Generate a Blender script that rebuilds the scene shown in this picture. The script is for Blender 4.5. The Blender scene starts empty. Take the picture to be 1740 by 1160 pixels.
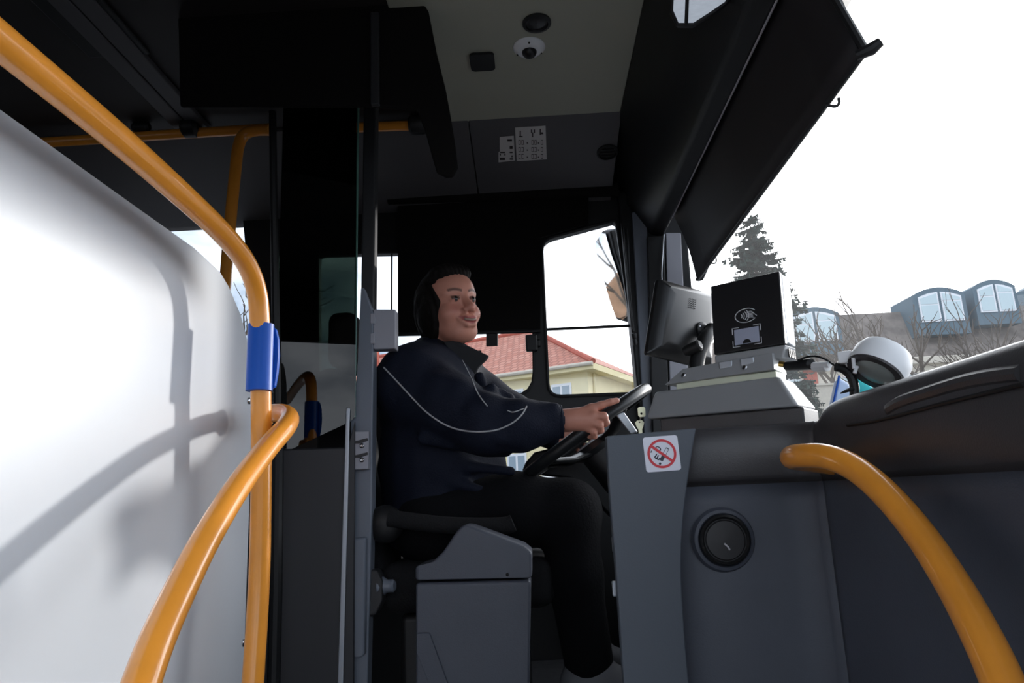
import bpy, bmesh, math, random
import numpy as np
from mathutils import Vector, Matrix
from mathutils.geometry import tessellate_polygon
from mathutils.bvhtree import BVHTree

SC = bpy.context.scene
COL = SC.collection
PI = math.pi
random.seed(7)
rng = np.random.default_rng(7)

# ------------------------------------------------------------------ camera
F, CX, CY = 1200.0, 870.0, 580.0
CAM = Vector((0, 0, 1.0))
_y = Vector((45 / F, -262 / F, 1.0)).normalized()          # bus-lateral axis in camera space (right, up, forward)
_h = Vector((1, 0.045, 0))
_x = (_h - _h.dot(_y) * _y).normalized()                   # bus-forward axis
_z = Vector((_x.y * _y.z - _x.z * _y.y, _x.z * _y.x - _x.x * _y.z, _x.x * _y.y - _x.y * _y.x))
if _z.y < 0: _z = -_z
RIGHT = Vector((_x.x, _y.x, _z.x)); UP = Vector((_x.y, _y.y, _z.y)); FWD = Vector((_x.z, _y.z, _z.z))

def ray(u, v): return RIGHT * ((u - CX) / F) + UP * (-(v - CY) / F) + FWD
def P(u, v, Y):
    d = ray(u, v); return CAM + d * (Y / d.y)
def PX(u, v, X):
    d = ray(u, v); return CAM + d * (X / d.x)
def PZ(u, v, Z):
    d = ray(u, v); return CAM + d * ((Z - CAM.z) / d.z)

cd = bpy.data.cameras.new('camera'); cam = bpy.data.objects.new('camera', cd); COL.objects.link(cam)
cd.sensor_width = 36; cd.lens = F / 1740 * 36; cd.clip_start = 0.02; cd.clip_end = 800
M = Matrix((RIGHT, UP, -FWD)).transposed().to_4x4(); M.translation = CAM
cam.matrix_world = M
SC.camera = cam

# ------------------------------------------------------------------ exposure, sky, sun
SC.view_settings.view_transform = 'Standard'; SC.view_settings.look = 'None'
SC.view_settings.exposure = 0.75; SC.view_settings.gamma = 1.0; SC.view_settings.use_curve_mapping = False
SUN_DIR = Vector((1.0, 1.02, 0.29)).normalized()
w = bpy.data.worlds.new('sky'); SC.world = w; w.use_nodes = True
nt = w.node_tree; nt.nodes.clear()
def N(nt, t, **kw):
    n = nt.nodes.new(t)
    for k, v in kw.items(): setattr(n, k, v)
    return n
tc = N(nt, 'ShaderNodeTexCoord'); mp = N(nt, 'ShaderNodeMapping'); mp.inputs['Scale'].default_value = (1, 1, 2.2)
nz = N(nt, 'ShaderNodeTexNoise'); nz.inputs['Scale'].default_value = 3.2; nz.inputs['Detail'].default_value = 6
cr = N(nt, 'ShaderNodeValToRGB')
cr.color_ramp.elements[0].position = .43; cr.color_ramp.elements[0].color = (.26, .34, .45, 1)
cr.color_ramp.elements[1].position = .60; cr.color_ramp.elements[1].color = (1.08, 1.15, 1.26, 1)
dt = N(nt, 'ShaderNodeVectorMath', operation='DOT_PRODUCT'); dt.inputs[1].default_value = SUN_DIR
nr = N(nt, 'ShaderNodeVectorMath', operation='NORMALIZE')
mr = N(nt, 'ShaderNodeMapRange', interpolation_type='SMOOTHSTEP')
mr.inputs['From Min'].default_value = .62; mr.inputs['From Max'].default_value = 1.0
mr.inputs['To Min'].default_value = 0.0; mr.inputs['To Max'].default_value = 2.6
ad = N(nt, 'ShaderNodeMixRGB', blend_type='ADD'); ad.inputs['Fac'].default_value = 1
bg = N(nt, 'ShaderNodeBackground'); wo = N(nt, 'ShaderNodeOutputWorld')
L = nt.links.new
L(tc.outputs['Generated'], mp.inputs['Vector']); L(mp.outputs['Vector'], nz.inputs['Vector']); L(nz.outputs['Fac'], cr.inputs['Fac'])
L(tc.outputs['Generated'], nr.inputs[0]); L(nr.outputs[0], dt.inputs[0]); L(dt.outputs['Value'], mr.inputs['Value'])
L(cr.outputs['Color'], ad.inputs['Color1']); L(mr.outputs['Result'], ad.inputs['Color2'])
L(ad.outputs['Color'], bg.inputs['Color']); bg.inputs['Strength'].default_value = 1.25
L(bg.outputs[0], wo.inputs[0])
sl = bpy.data.lights.new('sun', 'SUN'); sl.energy = 1.5; sl.angle = math.radians(2.5); sl.color = (1, .97, .93)
so = bpy.data.objects.new('sun', sl); COL.objects.link(so)
so.rotation_mode = 'QUATERNION'; so.rotation_quaternion = SUN_DIR.to_track_quat('Z', 'Y')

# ------------------------------------------------------------------ materials
def mat(name, col, rough=.5, metal=0, bump=0, bscale=60, var=0, vscale=8, spec=.5, coat=0, attr=None, emit=None):
    m = bpy.data.materials.new(name); m.use_nodes = True
    t = m.node_tree; b = t.nodes['Principled BSDF']
    b.inputs['Base Color'].default_value = (*col, 1); b.inputs['Roughness'].default_value = rough
    b.inputs['Metallic'].default_value = metal; b.inputs['Specular IOR Level'].default_value = spec
    if coat: b.inputs['Coat Weight'].default_value = coat; b.inputs['Coat Roughness'].default_value = .08
    tcn = N(t, 'ShaderNodeTexCoord')
    if attr:
        a = N(t, 'ShaderNodeVertexColor', layer_name=attr); t.links.new(a.outputs['Color'], b.inputs['Base Color'])
    elif var:
        n = N(t, 'ShaderNodeTexNoise'); n.inputs['Scale'].default_value = vscale; n.inputs['Detail'].default_value = 5
        r = N(t, 'ShaderNodeValToRGB')
        r.color_ramp.elements[0].position = .3; r.color_ramp.elements[0].color = (*[c * (1 - var) for c in col], 1)
        r.color_ramp.elements[1].position = .7; r.color_ramp.elements[1].color = (*[min(1, c * (1 + var)) for c in col], 1)
        t.links.new(tcn.outputs['Object'], n.inputs['Vector']); t.links.new(n.outputs['Fac'], r.inputs['Fac'])
        t.links.new(r.outputs['Color'], b.inputs['Base Color'])
    if bump:
        n = N(t, 'ShaderNodeTexNoise'); n.inputs['Scale'].default_value = bscale; n.inputs['Detail'].default_value = 3
        bp = N(t, 'ShaderNodeBump'); bp.inputs['Strength'].default_value = bump; bp.inputs['Distance'].default_value = .01
        t.links.new(tcn.outputs['Object'], n.inputs['Vector']); t.links.new(n.outputs['Fac'], bp.inputs['Height'])
        t.links.new(bp.outputs[0], b.inputs['Normal'])
    if emit:
        b.inputs['Emission Color'].default_value = (*emit[0], 1); b.inputs['Emission Strength'].default_value = emit[1]
    return m

def glass(name, tint=(1, 1, 1), trans=.92, rough=.0, dirt=0.0, gloss=.05):
    """thin pane: transparent (tinted) + mirror reflection by fresnel + a film of dust that scatters light"""
    m = bpy.data.materials.new(name); m.use_nodes = True
    t = m.node_tree; t.nodes.clear()
    o = N(t, 'ShaderNodeOutputMaterial'); tr = N(t, 'ShaderNodeBsdfTransparent'); tr.inputs[0].default_value = (*[c * trans for c in tint], 1)
    gl = N(t, 'ShaderNodeBsdfGlossy'); gl.inputs['Roughness'].default_value = rough
    fr = N(t, 'ShaderNodeFresnel'); ge = N(t, 'ShaderNodeNewGeometry'); mi = N(t, 'ShaderNodeMapRange')
    mi.inputs['To Min'].default_value = 1.45; mi.inputs['To Max'].default_value = 1 / 1.45
    t.links.new(ge.outputs['Backfacing'], mi.inputs['Value']); t.links.new(mi.outputs[0], fr.inputs['IOR'])
    mx = N(t, 'ShaderNodeMixShader')
    t.links.new(fr.outputs[0], mx.inputs[0]); t.links.new(tr.outputs[0], mx.inputs[1]); t.links.new(gl.outputs[0], mx.inputs[2])
    last = mx
    if dirt:
        tl = N(t, 'ShaderNodeBsdfTranslucent'); tl.inputs[0].default_value = (.9, .9, .9, 1)
        tcn = N(t, 'ShaderNodeTexCoord'); n = N(t, 'ShaderNodeTexNoise'); n.inputs['Scale'].default_value = 3; n.inputs['Detail'].default_value = 8
        r = N(t, 'ShaderNodeMapRange'); r.inputs['From Min'].default_value = .3; r.inputs['From Max'].default_value = .75
        r.inputs['To Min'].default_value = dirt * .4; r.inputs['To Max'].default_value = dirt * 1.5
        t.links.new(tcn.outputs['Object'], n.inputs['Vector']); t.links.new(n.outputs['Fac'], r.inputs['Value'])
        m2 = N(t, 'ShaderNodeMixShader'); t.links.new(r.outputs[0], m2.inputs[0]); t.links.new(mx.outputs[0], m2.inputs[1]); t.links.new(tl.outputs[0], m2.inputs[2])
        last = m2
    t.links.new(last.outputs[0], o.inputs[0])
    return m

def tiles_mat(name, c1, c2, mortar, sx, sy, rough=.8):
    m = bpy.data.materials.new(name); m.use_nodes = True
    t = m.node_tree; b = t.nodes['Principled BSDF']; b.inputs['Roughness'].default_value = rough
    tcn = N(t, 'ShaderNodeTexCoord'); br = N(t, 'ShaderNodeTexBrick'); mpn = N(t, 'ShaderNodeMapping')
    br.inputs['Color1'].default_value = (*c1, 1); br.inputs['Color2'].default_value = (*c2, 1); br.inputs['Mortar'].default_value = (*mortar, 1)
    br.inputs['Scale'].default_value = 1; br.inputs['Brick Width'].default_value = sx; br.inputs['Row Height'].default_value = sy; br.inputs['Mortar Size'].default_value = sy * .12
    t.links.new(tcn.outputs['UV'], br.inputs['Vector']); t.links.new(br.outputs['Color'], b.inputs['Base Color'])
    return m

MT = {}
def D(k, *a, **kw): MT[k] = mat(k, *a, **kw)
D('orange', (.93, .35, .04), .3, coat=.5, var=.05, vscale=20)
D('blue', (.002, .09, .50), .4, spec=.3)
D('white_laminate', (.66, .69, .73), .28, var=.03, vscale=3)
D('black_plastic', (.008, .008, .0085), .5, bump=.05, bscale=300)
D('dark_plastic', (.026, .026, .028), .5, bump=.06, bscale=300)
D('visor_black', (.014, .011, .012), .65)
D('stripe_grey', (.55, .53, .55), .5)
D('blind_black', (.006, .005, .0045), .9, spec=.2)
D('monitor_dark', (.017, .017, .0175), .33)
D('dash_dark', (.055, .051, .053), .36, bump=.06, bscale=350, var=.1)
D('dash_blue', (.070, .077, .098), .5, bump=.08, bscale=350, var=.06)
D('panel_grey', (.082, .095, .115), .5, bump=.05, bscale=350)
D('post_grey', (.17, .19, .23), .42, bump=.04, bscale=250)
D('lock_grey', (.36, .36, .40), .45)
D('steel', (.55, .55, .56), .25, metal=1)
D('alu', (.45, .48, .52), .35, metal=.6)
D('cream', (.40, .40, .32), .6, bump=.05, bscale=150)
D('cove_grey', (.10, .096, .10), .6, bump=.05, bscale=200)
D('ceiling_dark', (.022, .018, .017), .6)
D('paper', (.62, .60, .58), .7)
D('ink', (.03, .02, .02), .6)
D('sticker_white', (.82, .82, .9), .4)
D('sticker_red', (.68, .02, .035), .4)
D('sticker_black', (.02, .022, .04), .4)
D('device_grey', (.29, .295, .30), .42, bump=.04, bscale=300)
D('device_cream', (.75, .78, .60), .4)
D('device_white', (.86, .87, .88), .35)
D('device_black', (.013, .012, .013), .38)
D('print_white', (.62, .62, .63), .5)
D('device_glass', (.40, .42, .52), .12)
D('lens_grey', (.33, .36, .34), .2)
D('door_dark', (.018, .0175, .021), .5)
D('cyan', (.03, .55, .62), .5)
D('pale_blue', (.62, .72, .95), .5)
D('navy', (.0048, .0074, .019), .8, spec=.3, bump=.25, bscale=220)
D('piping', (.45, .45, .46), .6)
D('collar_dark', (.007, .0075, .010), .8)
D('trouser', (.004, .004, .005), .95, spec=.2, bump=.25, bscale=150)
D('shoe', (.16, .16, .17), .6)
D('hair', (.006, .004, .003), .75, spec=.2, bump=.6, bscale=40)
D('skin', (.5, .25, .18), .45, attr='Col', bump=.04, bscale=400)
D('eye', (.7, .7, .7), .15, attr='Col')
D('teeth', (.34, .25, .20), .3)
D('seat_fabric', (.004, .004, .005), .9, bump=.3, bscale=200)
D('wheel', (.016, .017, .018), .33, bump=.06, bscale=300)
D('brass', (.62, .60, .42), .35, metal=.6)
D('mirror', (.85, .88, .9), .02, metal=1)
D('red_trim', (.25, .012, .01), .5)
D('floor', (.07, .07, .075), .6, var=.2, vscale=40)
D('asphalt', (.16, .16, .165), .9, var=.2, vscale=3)
D('house_yellow', (.90, .79, .48), .85, var=.06, vscale=1.2)
D('house_cream', (.80, .74, .62), .85, var=.05, vscale=1)
D('house_brown', (.22, .13, .08), .9, var=.3, vscale=.8)
D('house_white', (.85, .85, .84), .8)
D('frame_white', (.85, .86, .88), .5)
D('pane', (.32, .40, .46), .08)
D('pane_bright', (.62, .74, .76), .12)
D('dormer_blue', (.10, .16, .20), .7)
D('mansard', (.20, .17, .15), .9, var=.3, vscale=2)
D('brick_red', (.48, .13, .09), .85, var=.15, vscale=3)
D('beige', (.66, .60, .50), .9, var=.05)
D('bark', (.12, .095, .075), .95, var=.2)
D('needle', (.03, .055, .042), .9, var=.4, vscale=1.5)
D('hill', (.12, .11, .06), 1, var=.4, vscale=.3)
D('bus_white', (.8, .8, .76), .4)
D('bus_green', (.05, .16, .13), .15)
D('rubber', (.02, .02, .02), .8)
D('gold', (.7, .45, .12), .3, metal=1)
MT['glass_side'] = glass('glass_side', trans=.95)
MT['glass_front'] = glass('glass_front', trans=.96, dirt=.036)
MT['glass_tint'] = glass('glass_tint', tint=(.75, .95, .85), trans=.16)
MT['glass_edge'] = mat('glass_edge', (.10, .22, .18), .2)
MT['roof_tiles'] = tiles_mat('roof_tiles', (.50, .19, .13), (.62, .30, .22), (.36, .15, .11), .34, .36)

# ------------------------------------------------------------------ mesh helpers
ORIG = {}
def catmull(pts, n=8, closed=False):
    pts = [Vector(p) for p in pts]; out = []
    m = len(pts); segs = m if closed else m - 1
    for i in range(segs):
        if closed: a, b, c, d = pts[(i - 1) % m], pts[i], pts[(i + 1) % m], pts[(i + 2) % m]
        else: a, b, c, d = pts[max(i - 1, 0)], pts[i], pts[i + 1], pts[min(i + 2, m - 1)]
        for k in range(n):
            t = k / n
            out.append(.5 * ((2 * b) + (c - a) * t + (2 * a - 5 * b + 4 * c - d) * t * t + (3 * b - a - 3 * c + d) * t ** 3))
    if not closed: out.append(pts[-1])
    return out
def rrect(x0, y0, x1, y1, r, n=5):
    out = []
    for cx, cy, a0 in ((x1 - r, y1 - r, 0), (x0 + r, y1 - r, 90), (x0 + r, y0 + r, 180), (x1 - r, y0 + r, 270)):
        for k in range(n + 1):
            a = math.radians(a0 + 90 * k / n); out.append((cx + r * math.cos(a), cy + r * math.sin(a)))
    return out
def rpoly(pts, r, n=4):
    """polygon with rounded corners"""
    out = []; m = len(pts)
    for i in range(m):
        p = Vector(pts[i]); a = Vector(pts[i - 1]) - p; b = Vector(pts[(i + 1) % m]) - p
        rr = min(r[i] if isinstance(r, (list, tuple)) else r, a.length * .49, b.length * .49)
        s, e = p + a.normalized() * rr, p + b.normalized() * rr
        for k in range(n + 1):
            t = k / n; q = s * (1 - t) ** 2 + p * 2 * t * (1 - t) + e * t * t
            out.append((q.x, q.y))
    return out
def circ(cx, cy, r, n=24, r2=None): return [(cx + r * math.cos(2 * PI * k / n), cy + (r2 or r) * math.sin(2 * PI * k / n)) for k in range(n)]
def frame_of(axis):
    a = Vector(axis).normalized(); t = Vector((0, 0, 1)) if abs(a.z) < .9 else Vector((1, 0, 0))
    u = t.cross(a).normalized(); return u, a.cross(u), a

class B:
    def __init__(s): s.v = []; s.f = []; s.mi = []; s.cur = 0
    def add(s, v, f):
        o = len(s.v); s.v += [Vector(p) for p in v]
        for q in f: s.f.append([i + o for i in q]); s.mi.append(s.cur)
        return s
    def hexa(s, p):
        return s.add(p, [(0, 3, 2, 1), (4, 5, 6, 7), (0, 1, 5, 4), (1, 2, 6, 5), (2, 3, 7, 6), (3, 0, 4, 7)])
    def box(s, c, size, R=None):
        x, y, z = [q / 2 for q in size]; c = Vector(c); R = R or Matrix.Identity(3)
        return s.hexa([c + R @ Vector(p) for p in ((-x, -y, -z), (x, -y, -z), (x, y, -z), (-x, y, -z), (-x, -y, z), (x, -y, z), (x, y, z), (-x, y, z))])
    def bb(s, lo, hi):
        lo, hi = Vector(lo), Vector(hi); return s.box((lo + hi) / 2, hi - lo)
    def tube(s, pts, r, n=12, closed=False, flat=None):
        pts = [Vector(p) for p in pts]; m = len(pts); rs = r if isinstance(r, (list, tuple)) else [r] * m
        tg = []
        for i in range(m):
            a = pts[i - 1] if (i or closed) else pts[i]; b = pts[(i + 1) % m] if (i < m - 1 or closed) else pts[i]
            tg.append((b - a).normalized())
        u = frame_of(tg[0])[0]; v = []; f = []
        for i in range(m):
            u = (u - tg[i] * u.dot(tg[i])).normalized(); w_ = tg[i].cross(u)
            for k in range(n):
                a = 2 * PI * k / n; v.append(pts[i] + u * rs[i] * math.cos(a) + w_ * rs[i] * (flat or 1) * math.sin(a))
        for i in range(m if closed else m - 1):
            for k in range(n):
                a, b = i * n, ((i + 1) % m) * n
                f.append((a + k, a + (k + 1) % n, b + (k + 1) % n, b + k))
        if not closed: f += [tuple(range(n))[::-1], tuple((m - 1) * n + k for k in range(n))]
        return s.add(v, f)
    def lathe(s, prof, O, axis, n=32):
        u, w_, a = frame_of(axis); O = Vector(O); v = []; f = []
        for r, h in prof:
            for k in range(n): v.append(O + a * h + (u * math.cos(2 * PI * k / n) + w_ * math.sin(2 * PI * k / n)) * max(r, 1e-5))
        for i in range(len(prof) - 1):
            for k in range(n): f.append((i * n + k, i * n + (k + 1) % n, (i + 1) * n + (k + 1) % n, (i + 1) * n + k))
        f += [tuple(range(n))[::-1], tuple((len(prof) - 1) * n + k for k in range(n))]
        return s.add(v, f)
    def plate(s, outer, holes, t, O, U, V, side=1):
        """flat polygon with holes in the frame O+u*U+v*V, given thickness along U x V"""
        O, U, V = Vector(O), Vector(U), Vector(V); W = U.cross(V).normalized() * t * side
        loops = [outer] + list(holes); flat = [p for l in loops for p in l]
        tri = tessellate_polygon([[Vector((p[0], p[1], 0)) for p in l] for l in loops])
        n = len(flat); v = [O + U * p[0] + V * p[1] for p in flat]; v += [p + W for p in v]
        f = [tuple(q) for q in tri] + [tuple(i + n for i in q)[::-1] for q in tri]
        o = 0
        for l in loops:
            m = len(l)
            for k in range(m): f.append((o + k, o + (k + 1) % m, n + o + (k + 1) % m, n + o + k))
            o += m
        return s.add(v, f)
    def prism(s, poly, vec):
        """planar 3D polygon extruded along vec"""
        poly = [Vector(p) for p in poly]; n = len(poly); vec = Vector(vec)
        tri = tessellate_polygon([poly])
        f = [tuple(q) for q in tri] + [tuple(i + n for i in q)[::-1] for q in tri]
        f += [(k, (k + 1) % n, n + (k + 1) % n, n + k) for k in range(n)]
        return s.add(poly + [p + vec for p in poly], f)
    def ell(s, c, r, R=None, nu=20, nv=12):
        c = Vector(c); R = R or Matrix.Identity(3); v = []; f = []
        for i in range(nv + 1):
            th = PI * i / nv
            for k in range(nu):
                ph = 2 * PI * k / nu
                v.append(c + R @ Vector((r[0] * math.sin(th) * math.cos(ph), r[1] * math.sin(th) * math.sin(ph), r[2] * math.cos(th))))
        for i in range(nv):
            for k in range(nu): f.append((i * nu + k, (i + 1) * nu + k, (i + 1) * nu + (k + 1) % nu, i * nu + (k + 1) % nu))
        return s.add(v, f)
    def grid(s, rows, closed=False):
        m, n = len(rows), len(rows[0]); f = []
        for i in range(m - 1):
            for k in range(n if closed else n - 1): f.append((i * n + k, i * n + (k + 1) % n, (i + 1) * n + (k + 1) % n, (i + 1) * n + k))
        return s.add([p for r in rows for p in r], f)
    def build(s, name, m, parent=None, smooth=35, bevel=0, seg=2, solid=0, sub=0, uv=None, fix=True):
        me = bpy.data.meshes.new(name)
        if parent is not None: o0 = ORIG[parent.name]
        else:
            lo = Vector([min(p[i] for p in s.v) for i in range(3)]); hi = Vector([max(p[i] for p in s.v) for i in range(3)])
            o0 = Vector(((lo.x + hi.x) / 2, (lo.y + hi.y) / 2, lo.z))
        me.from_pydata([p - o0 for p in s.v], [], s.f)
        if fix:
            bm = bmesh.new(); bm.from_mesh(me); bmesh.ops.remove_doubles(bm, verts=bm.verts, dist=1e-6)
            bmesh.ops.recalc_face_normals(bm, faces=bm.faces); bm.to_mesh(me); bm.free()
        ms = m if isinstance(m, (list, tuple)) else [m]
        for q in ms: me.materials.append(MT[q])
        if len(ms) > 1:
            for p, k in zip(me.polygons, s.mi): p.material_index = k
        if smooth:
            me.shade_smooth(); me.set_sharp_from_angle(angle=math.radians(smooth))
        if uv:
            lay = me.uv_layers.new(name='UVMap')
            for p in me.polygons:
                for li in p.loop_indices: lay.data[li].uv = uv(me.vertices[me.loops[li].vertex_index].co + o0)
        o = bpy.data.objects.new(name, me); COL.objects.link(o)
        if parent is not None: o.parent = parent
        else: o.location = o0
        ORIG[o.name] = o0
        if bevel:
            md = o.modifiers.new('bevel', 'BEVEL'); md.width = bevel; md.segments = seg; md.limit_method = 'ANGLE'; md.angle_limit = math.radians(40)
            md.harden_normals = True
        if solid:
            md = o.modifiers.new('solid', 'SOLIDIFY'); md.thickness = solid
        if sub:
            md = o.modifiers.new('sub', 'SUBSURF'); md.levels = md.render_levels = sub
        return o

def tag(o, label=None, cat=None, group=None, kind=None):
    if label: o['label'] = label
    if cat: o['category'] = cat
    if group: o['group'] = group
    if kind: o['kind'] = kind
    return o
def thing(name, label, cat, loc, group=None):
    o = bpy.data.objects.new(name, None); COL.objects.link(o); o.location = loc; o.empty_display_size = .05
    ORIG[o.name] = Vector(loc); return tag(o, label, cat, group)
def S(o, label=None): return tag(o, label, None, None, 'structure')
def Rz(a): return Matrix.Rotation(math.radians(a), 3, 'Z')
def Rx(a): return Matrix.Rotation(math.radians(a), 3, 'X')
def Ry(a): return Matrix.Rotation(math.radians(a), 3, 'Y')
XA, YA, ZA = Vector((1, 0, 0)), Vector((0, 1, 0)), Vector((0, 0, 1))

# ================================================================== SETTING
WY = 2.70                    # inner face of the driver-side wall
CEIL = 2.30
CABZ = 0.43                  # floor of the driver's cab
b = B(); b.bb((-4.2, -.6, -.06), (.9, WY + .06, 0)); S(b.build('floor', 'floor'))
b = B(); b.bb((-.42, 1.52, .0), (.75, WY, CABZ)); S(b.build('trim_1', 'floor', bevel=.01), 'raised dark floor under the driving seat')
b = B(); b.bb((-4.2, -.6, CEIL), (.36, 2.24, CEIL + .05)); b.cur = 1
S(b.build('ceiling', 'ceiling_dark'))
# cream ceiling panel over the cab
cp = thing('trim_2', None, None, P(900, 60, 2.0)); S(cp, 'cream ceiling panel above the driving seat')
b = B(); x0 = P(745, 157, 2.27).x
b.bb((x0 - .05, 1.0, CEIL - .012), (.352, 2.245, CEIL + .002)); b.build('panel', 'cream', cp, bevel=.004)
# cove between ceiling and side wall, one long trim with a vertical joint
def cove(x0, x1):
    b.prism([(x0, 2.235, CEIL - .012), (x0, WY - .02, 2.165), (x0, WY + .05, 2.15), (x0, WY + .05, CEIL + .05), (x0, 2.235, CEIL + .05)], (x1 - x0, 0, 0))
xj = P(806, 240, 2.5).x
cv = thing('trim_3', None, None, (-1, 2.5, 2.2)); S(cv, 'dark grey sloping cove panel below the ceiling')
b = B(); cove(-4.2, xj - .002); b.build('panel', 'cove_grey', cv, bevel=.003)
b = B(); cove(xj + .002, .355); b.build('panel', 'cove_grey', cv, bevel=.003)

# driver-side wall with its window openings
O2 = (0, WY, 0)
def w2(u, v): p = P(u, v, WY); return (p.x, p.z)
hA = rpoly([w2(540, 431), w2(905, 424), w2(908, 672), w2(540, 690)], [.02, .02, .09, .03])
hB = rpoly([w2(920, 408), w2(1047, 374), w2(1080, 600), w2(1092, 668), w2(932, 674)], [.05, .02, .01, .02, .05])
hC = rpoly([w2(850, 712), w2(1015, 705), w2(1020, 862), w2(850, 868)], .03)
hD = rpoly([w2(150, 372), w2(412, 361), w2(440, 700), w2(150, 720)], .04)
hE = [(-3.9, 1.3), (-2.5, 1.3), (-2.5, 2.08), (-3.9, 2.08)]
wl = B(); wl.plate([(-4.2, 0), (.64, 0), (.64, 2.5), (-4.2, 2.5)], [hA, hB, hC, hD, hE], .05, O2, XA, ZA, side=-1)
WALL = S(wl.build('wall_left', 'black_plastic', smooth=20))
# panes and window bars
def inset(poly, d=.004): return poly
for i, hp in enumerate((hA, hB, hC, hD, hE)):
    wn = B(); wn.plate(hp, [], .006, (0, WY + .02, 0), XA, ZA, side=-1)
    o = S(wn.build('window_%d' % (i + 1), 'glass_side', smooth=0))
    if i == 0:
        q = w2(655, 500); b = B(); b.tube([P(666, 431, WY + .01), P(665, 600, WY + .01), P(664, 690, WY + .01)], .004, 6); b.build('seal', 'black_plastic', o)
        b = B(); b.box(P(903, 583, WY - .02), (.045, .03, .065)); b.box(P(914, 583, WY - .01), (.02, .02, .03)); b.build('latch', 'black_plastic', o, bevel=.006)
    if i == 1:
        b = B(); b.tube([P(920, 560, WY + .01), P(1078, 553, WY + .01)], .006, 8); b.build('bar', 'black_plastic', o)
# window rubber rims
for hp, nm in ((hA, 'trim_4'), (hB, 'trim_5')):
    b = B(); b.tube([(p[0], WY - .004, p[1]) for p in hp], .007, 6, closed=True); S(b.build(nm, 'rubber'), 'black rubber rim around the side window')

# right-hand side wall behind the camera: door opening and windows
b = B()
b.plate([(-4.2, 0), (-.62, 0), (-.62, 2.3), (-4.2, 2.3)], [[(-4, 1.0), (-2.5, 1.0), (-2.5, 2.05), (-4, 2.05)]], .05, (0, -.55, 0), XA, ZA)
S(b.build('wall_right', 'door_dark', smooth=0))
b = B(); b.bb((-.62, -.6, 1.98), (1.1, -.55, 2.66)); S(b.build('trim_10', 'door_dark'), 'dark header over the entry door opening')
b = B(); b.bb((-4.25, -.6, 0), (-4.2, WY + .06, 2.3)); S(b.build('wall_back', 'cove_grey'))
for k, (xa, xb) in enumerate(((-4, -2.5),)):
    b = B(); b.bb((xa, -.58, 1.0), (xb, -.574, 2.05)); S(b.build('window_%d' % (7 + k), 'glass_side', smooth=0))

# A-pillar in the front corner
pa = thing('trim_6', None, None, P(1110, 690, 2.66)); S(pa, 'dark windscreen corner pillar with grey strips')
def pil(u0, u1, u2, u3, ya, yb, v0=325, v1=760):
    b.hexa([P(u2, v1, ya), P(u3, v1, ya), P(u3, v1, ya) + Vector((0, yb - ya, 0)), P(u2, v1, ya) + Vector((0, yb - ya, 0)),
            P(u0, v0, ya), P(u1, v0, ya), P(u1, v0, ya) + Vector((0, yb - ya, 0)), P(u0, v0, ya) + Vector((0, yb - ya, 0))])
b = B(); pil(1050, 1162, 1092, 1200, 2.66, 2.74); b.build('pillar', 'black_plastic', pa, bevel=.008)
b = B(); pil(1074, 1098, 1096, 1122, 2.645, 2.662, 360); b.build('strip', 'post_grey', pa, bevel=.004)
b = B(); pil(1131, 1157, 1141, 1176, 2.64, 2.66, 395); b.build('strip', 'lock_grey', pa, bevel=.004)
b = B(); pil(1100, 1129, 1110, 1138, 2.62, 2.66, 400); b.build('cover', 'black_plastic', pa, bevel=.004)
b = B(); b.tube(catmull([P(1128, 398, 2.61), P(1126, 430, 2.61), P(1124, 470, 2.61), P(1128, 520, 2.61)], 5), .003, 6); b.build('cable', 'steel', pa)

# windscreen, curved in plan
plan = [(.63, 2.70), (.80, 2.66), (.97, 2.55), (1.09, 2.36), (1.15, 2.05), (1.18, 1.5), (1.18, .8), (1.15, .2), (1.08, -.3), (.9, -.55)]
pl = catmull([(x, y, 0) for x, y in plan], 4)
rows = []
for z, dx in ((.85, .05), (1.2, .04), (1.7, .02), (2.2, -.01), (2.64, -.05)): rows.append([Vector((p.x + dx, p.y, z)) for p in pl])
b = B(); b.grid(rows); o = b.build('window_6', 'glass_front', solid=0, smooth=60); S(o)
b = B(); b.tube([Vector((p.x + .05, p.y, .86)) for p in pl], .03, 8); b.build('sill', 'black_plastic', o)
b = B(); b.grid([[Vector((p.x + .055, p.y, .86)) for p in pl], [Vector((p.x + .055, p.y, .0)) for p in pl]]); S(b.build('wall_front', 'black_plastic', solid=.02))

# front canopy: a deep dark profile over the windscreen, extruded along the bus width
def c2(u, v, Y=2.5): p = P(u, v, Y); return (p.x, p.z)
ca = (.352, CEIL + .03); ca2 = (.352, CEIL - .02)
cb, cc, cdd = c2(1074, 318), c2(1116, 372), c2(1140, 378)
cn = thing('trim_7', None, None, (.5, 1.8, 2.0)); S(cn, 'dark canopy over the windscreen')
prof = [ca, ca2, (cb[0], cb[1] + .04), cb, cc, cdd, (cdd[0] + .05, 2.32), (1.2, 2.66), (.352, 2.66)]
b = B(); b.prism([(x, .2, z) for x, z in prof], (0, WY + .05 - .2, 0)); b.build('shell', 'black_plastic', cn, bevel=.012, seg=3)
# lighter stripe moulding along the canopy edge
s1, s2 = c2(1118, 368), c2(1141, 376)
b = B(); b.prism([(s1[0], .2, s1[1] - .003), (s2[0], .2, s2[1] - .003), (s2[0] + .004, .2, s2[1] + .02), (s1[0] - .004, .2, s1[1] + .03)], (0, 2.27, 0)); b.build('stripe', 'stripe_grey', cn, bevel=.006)

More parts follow.
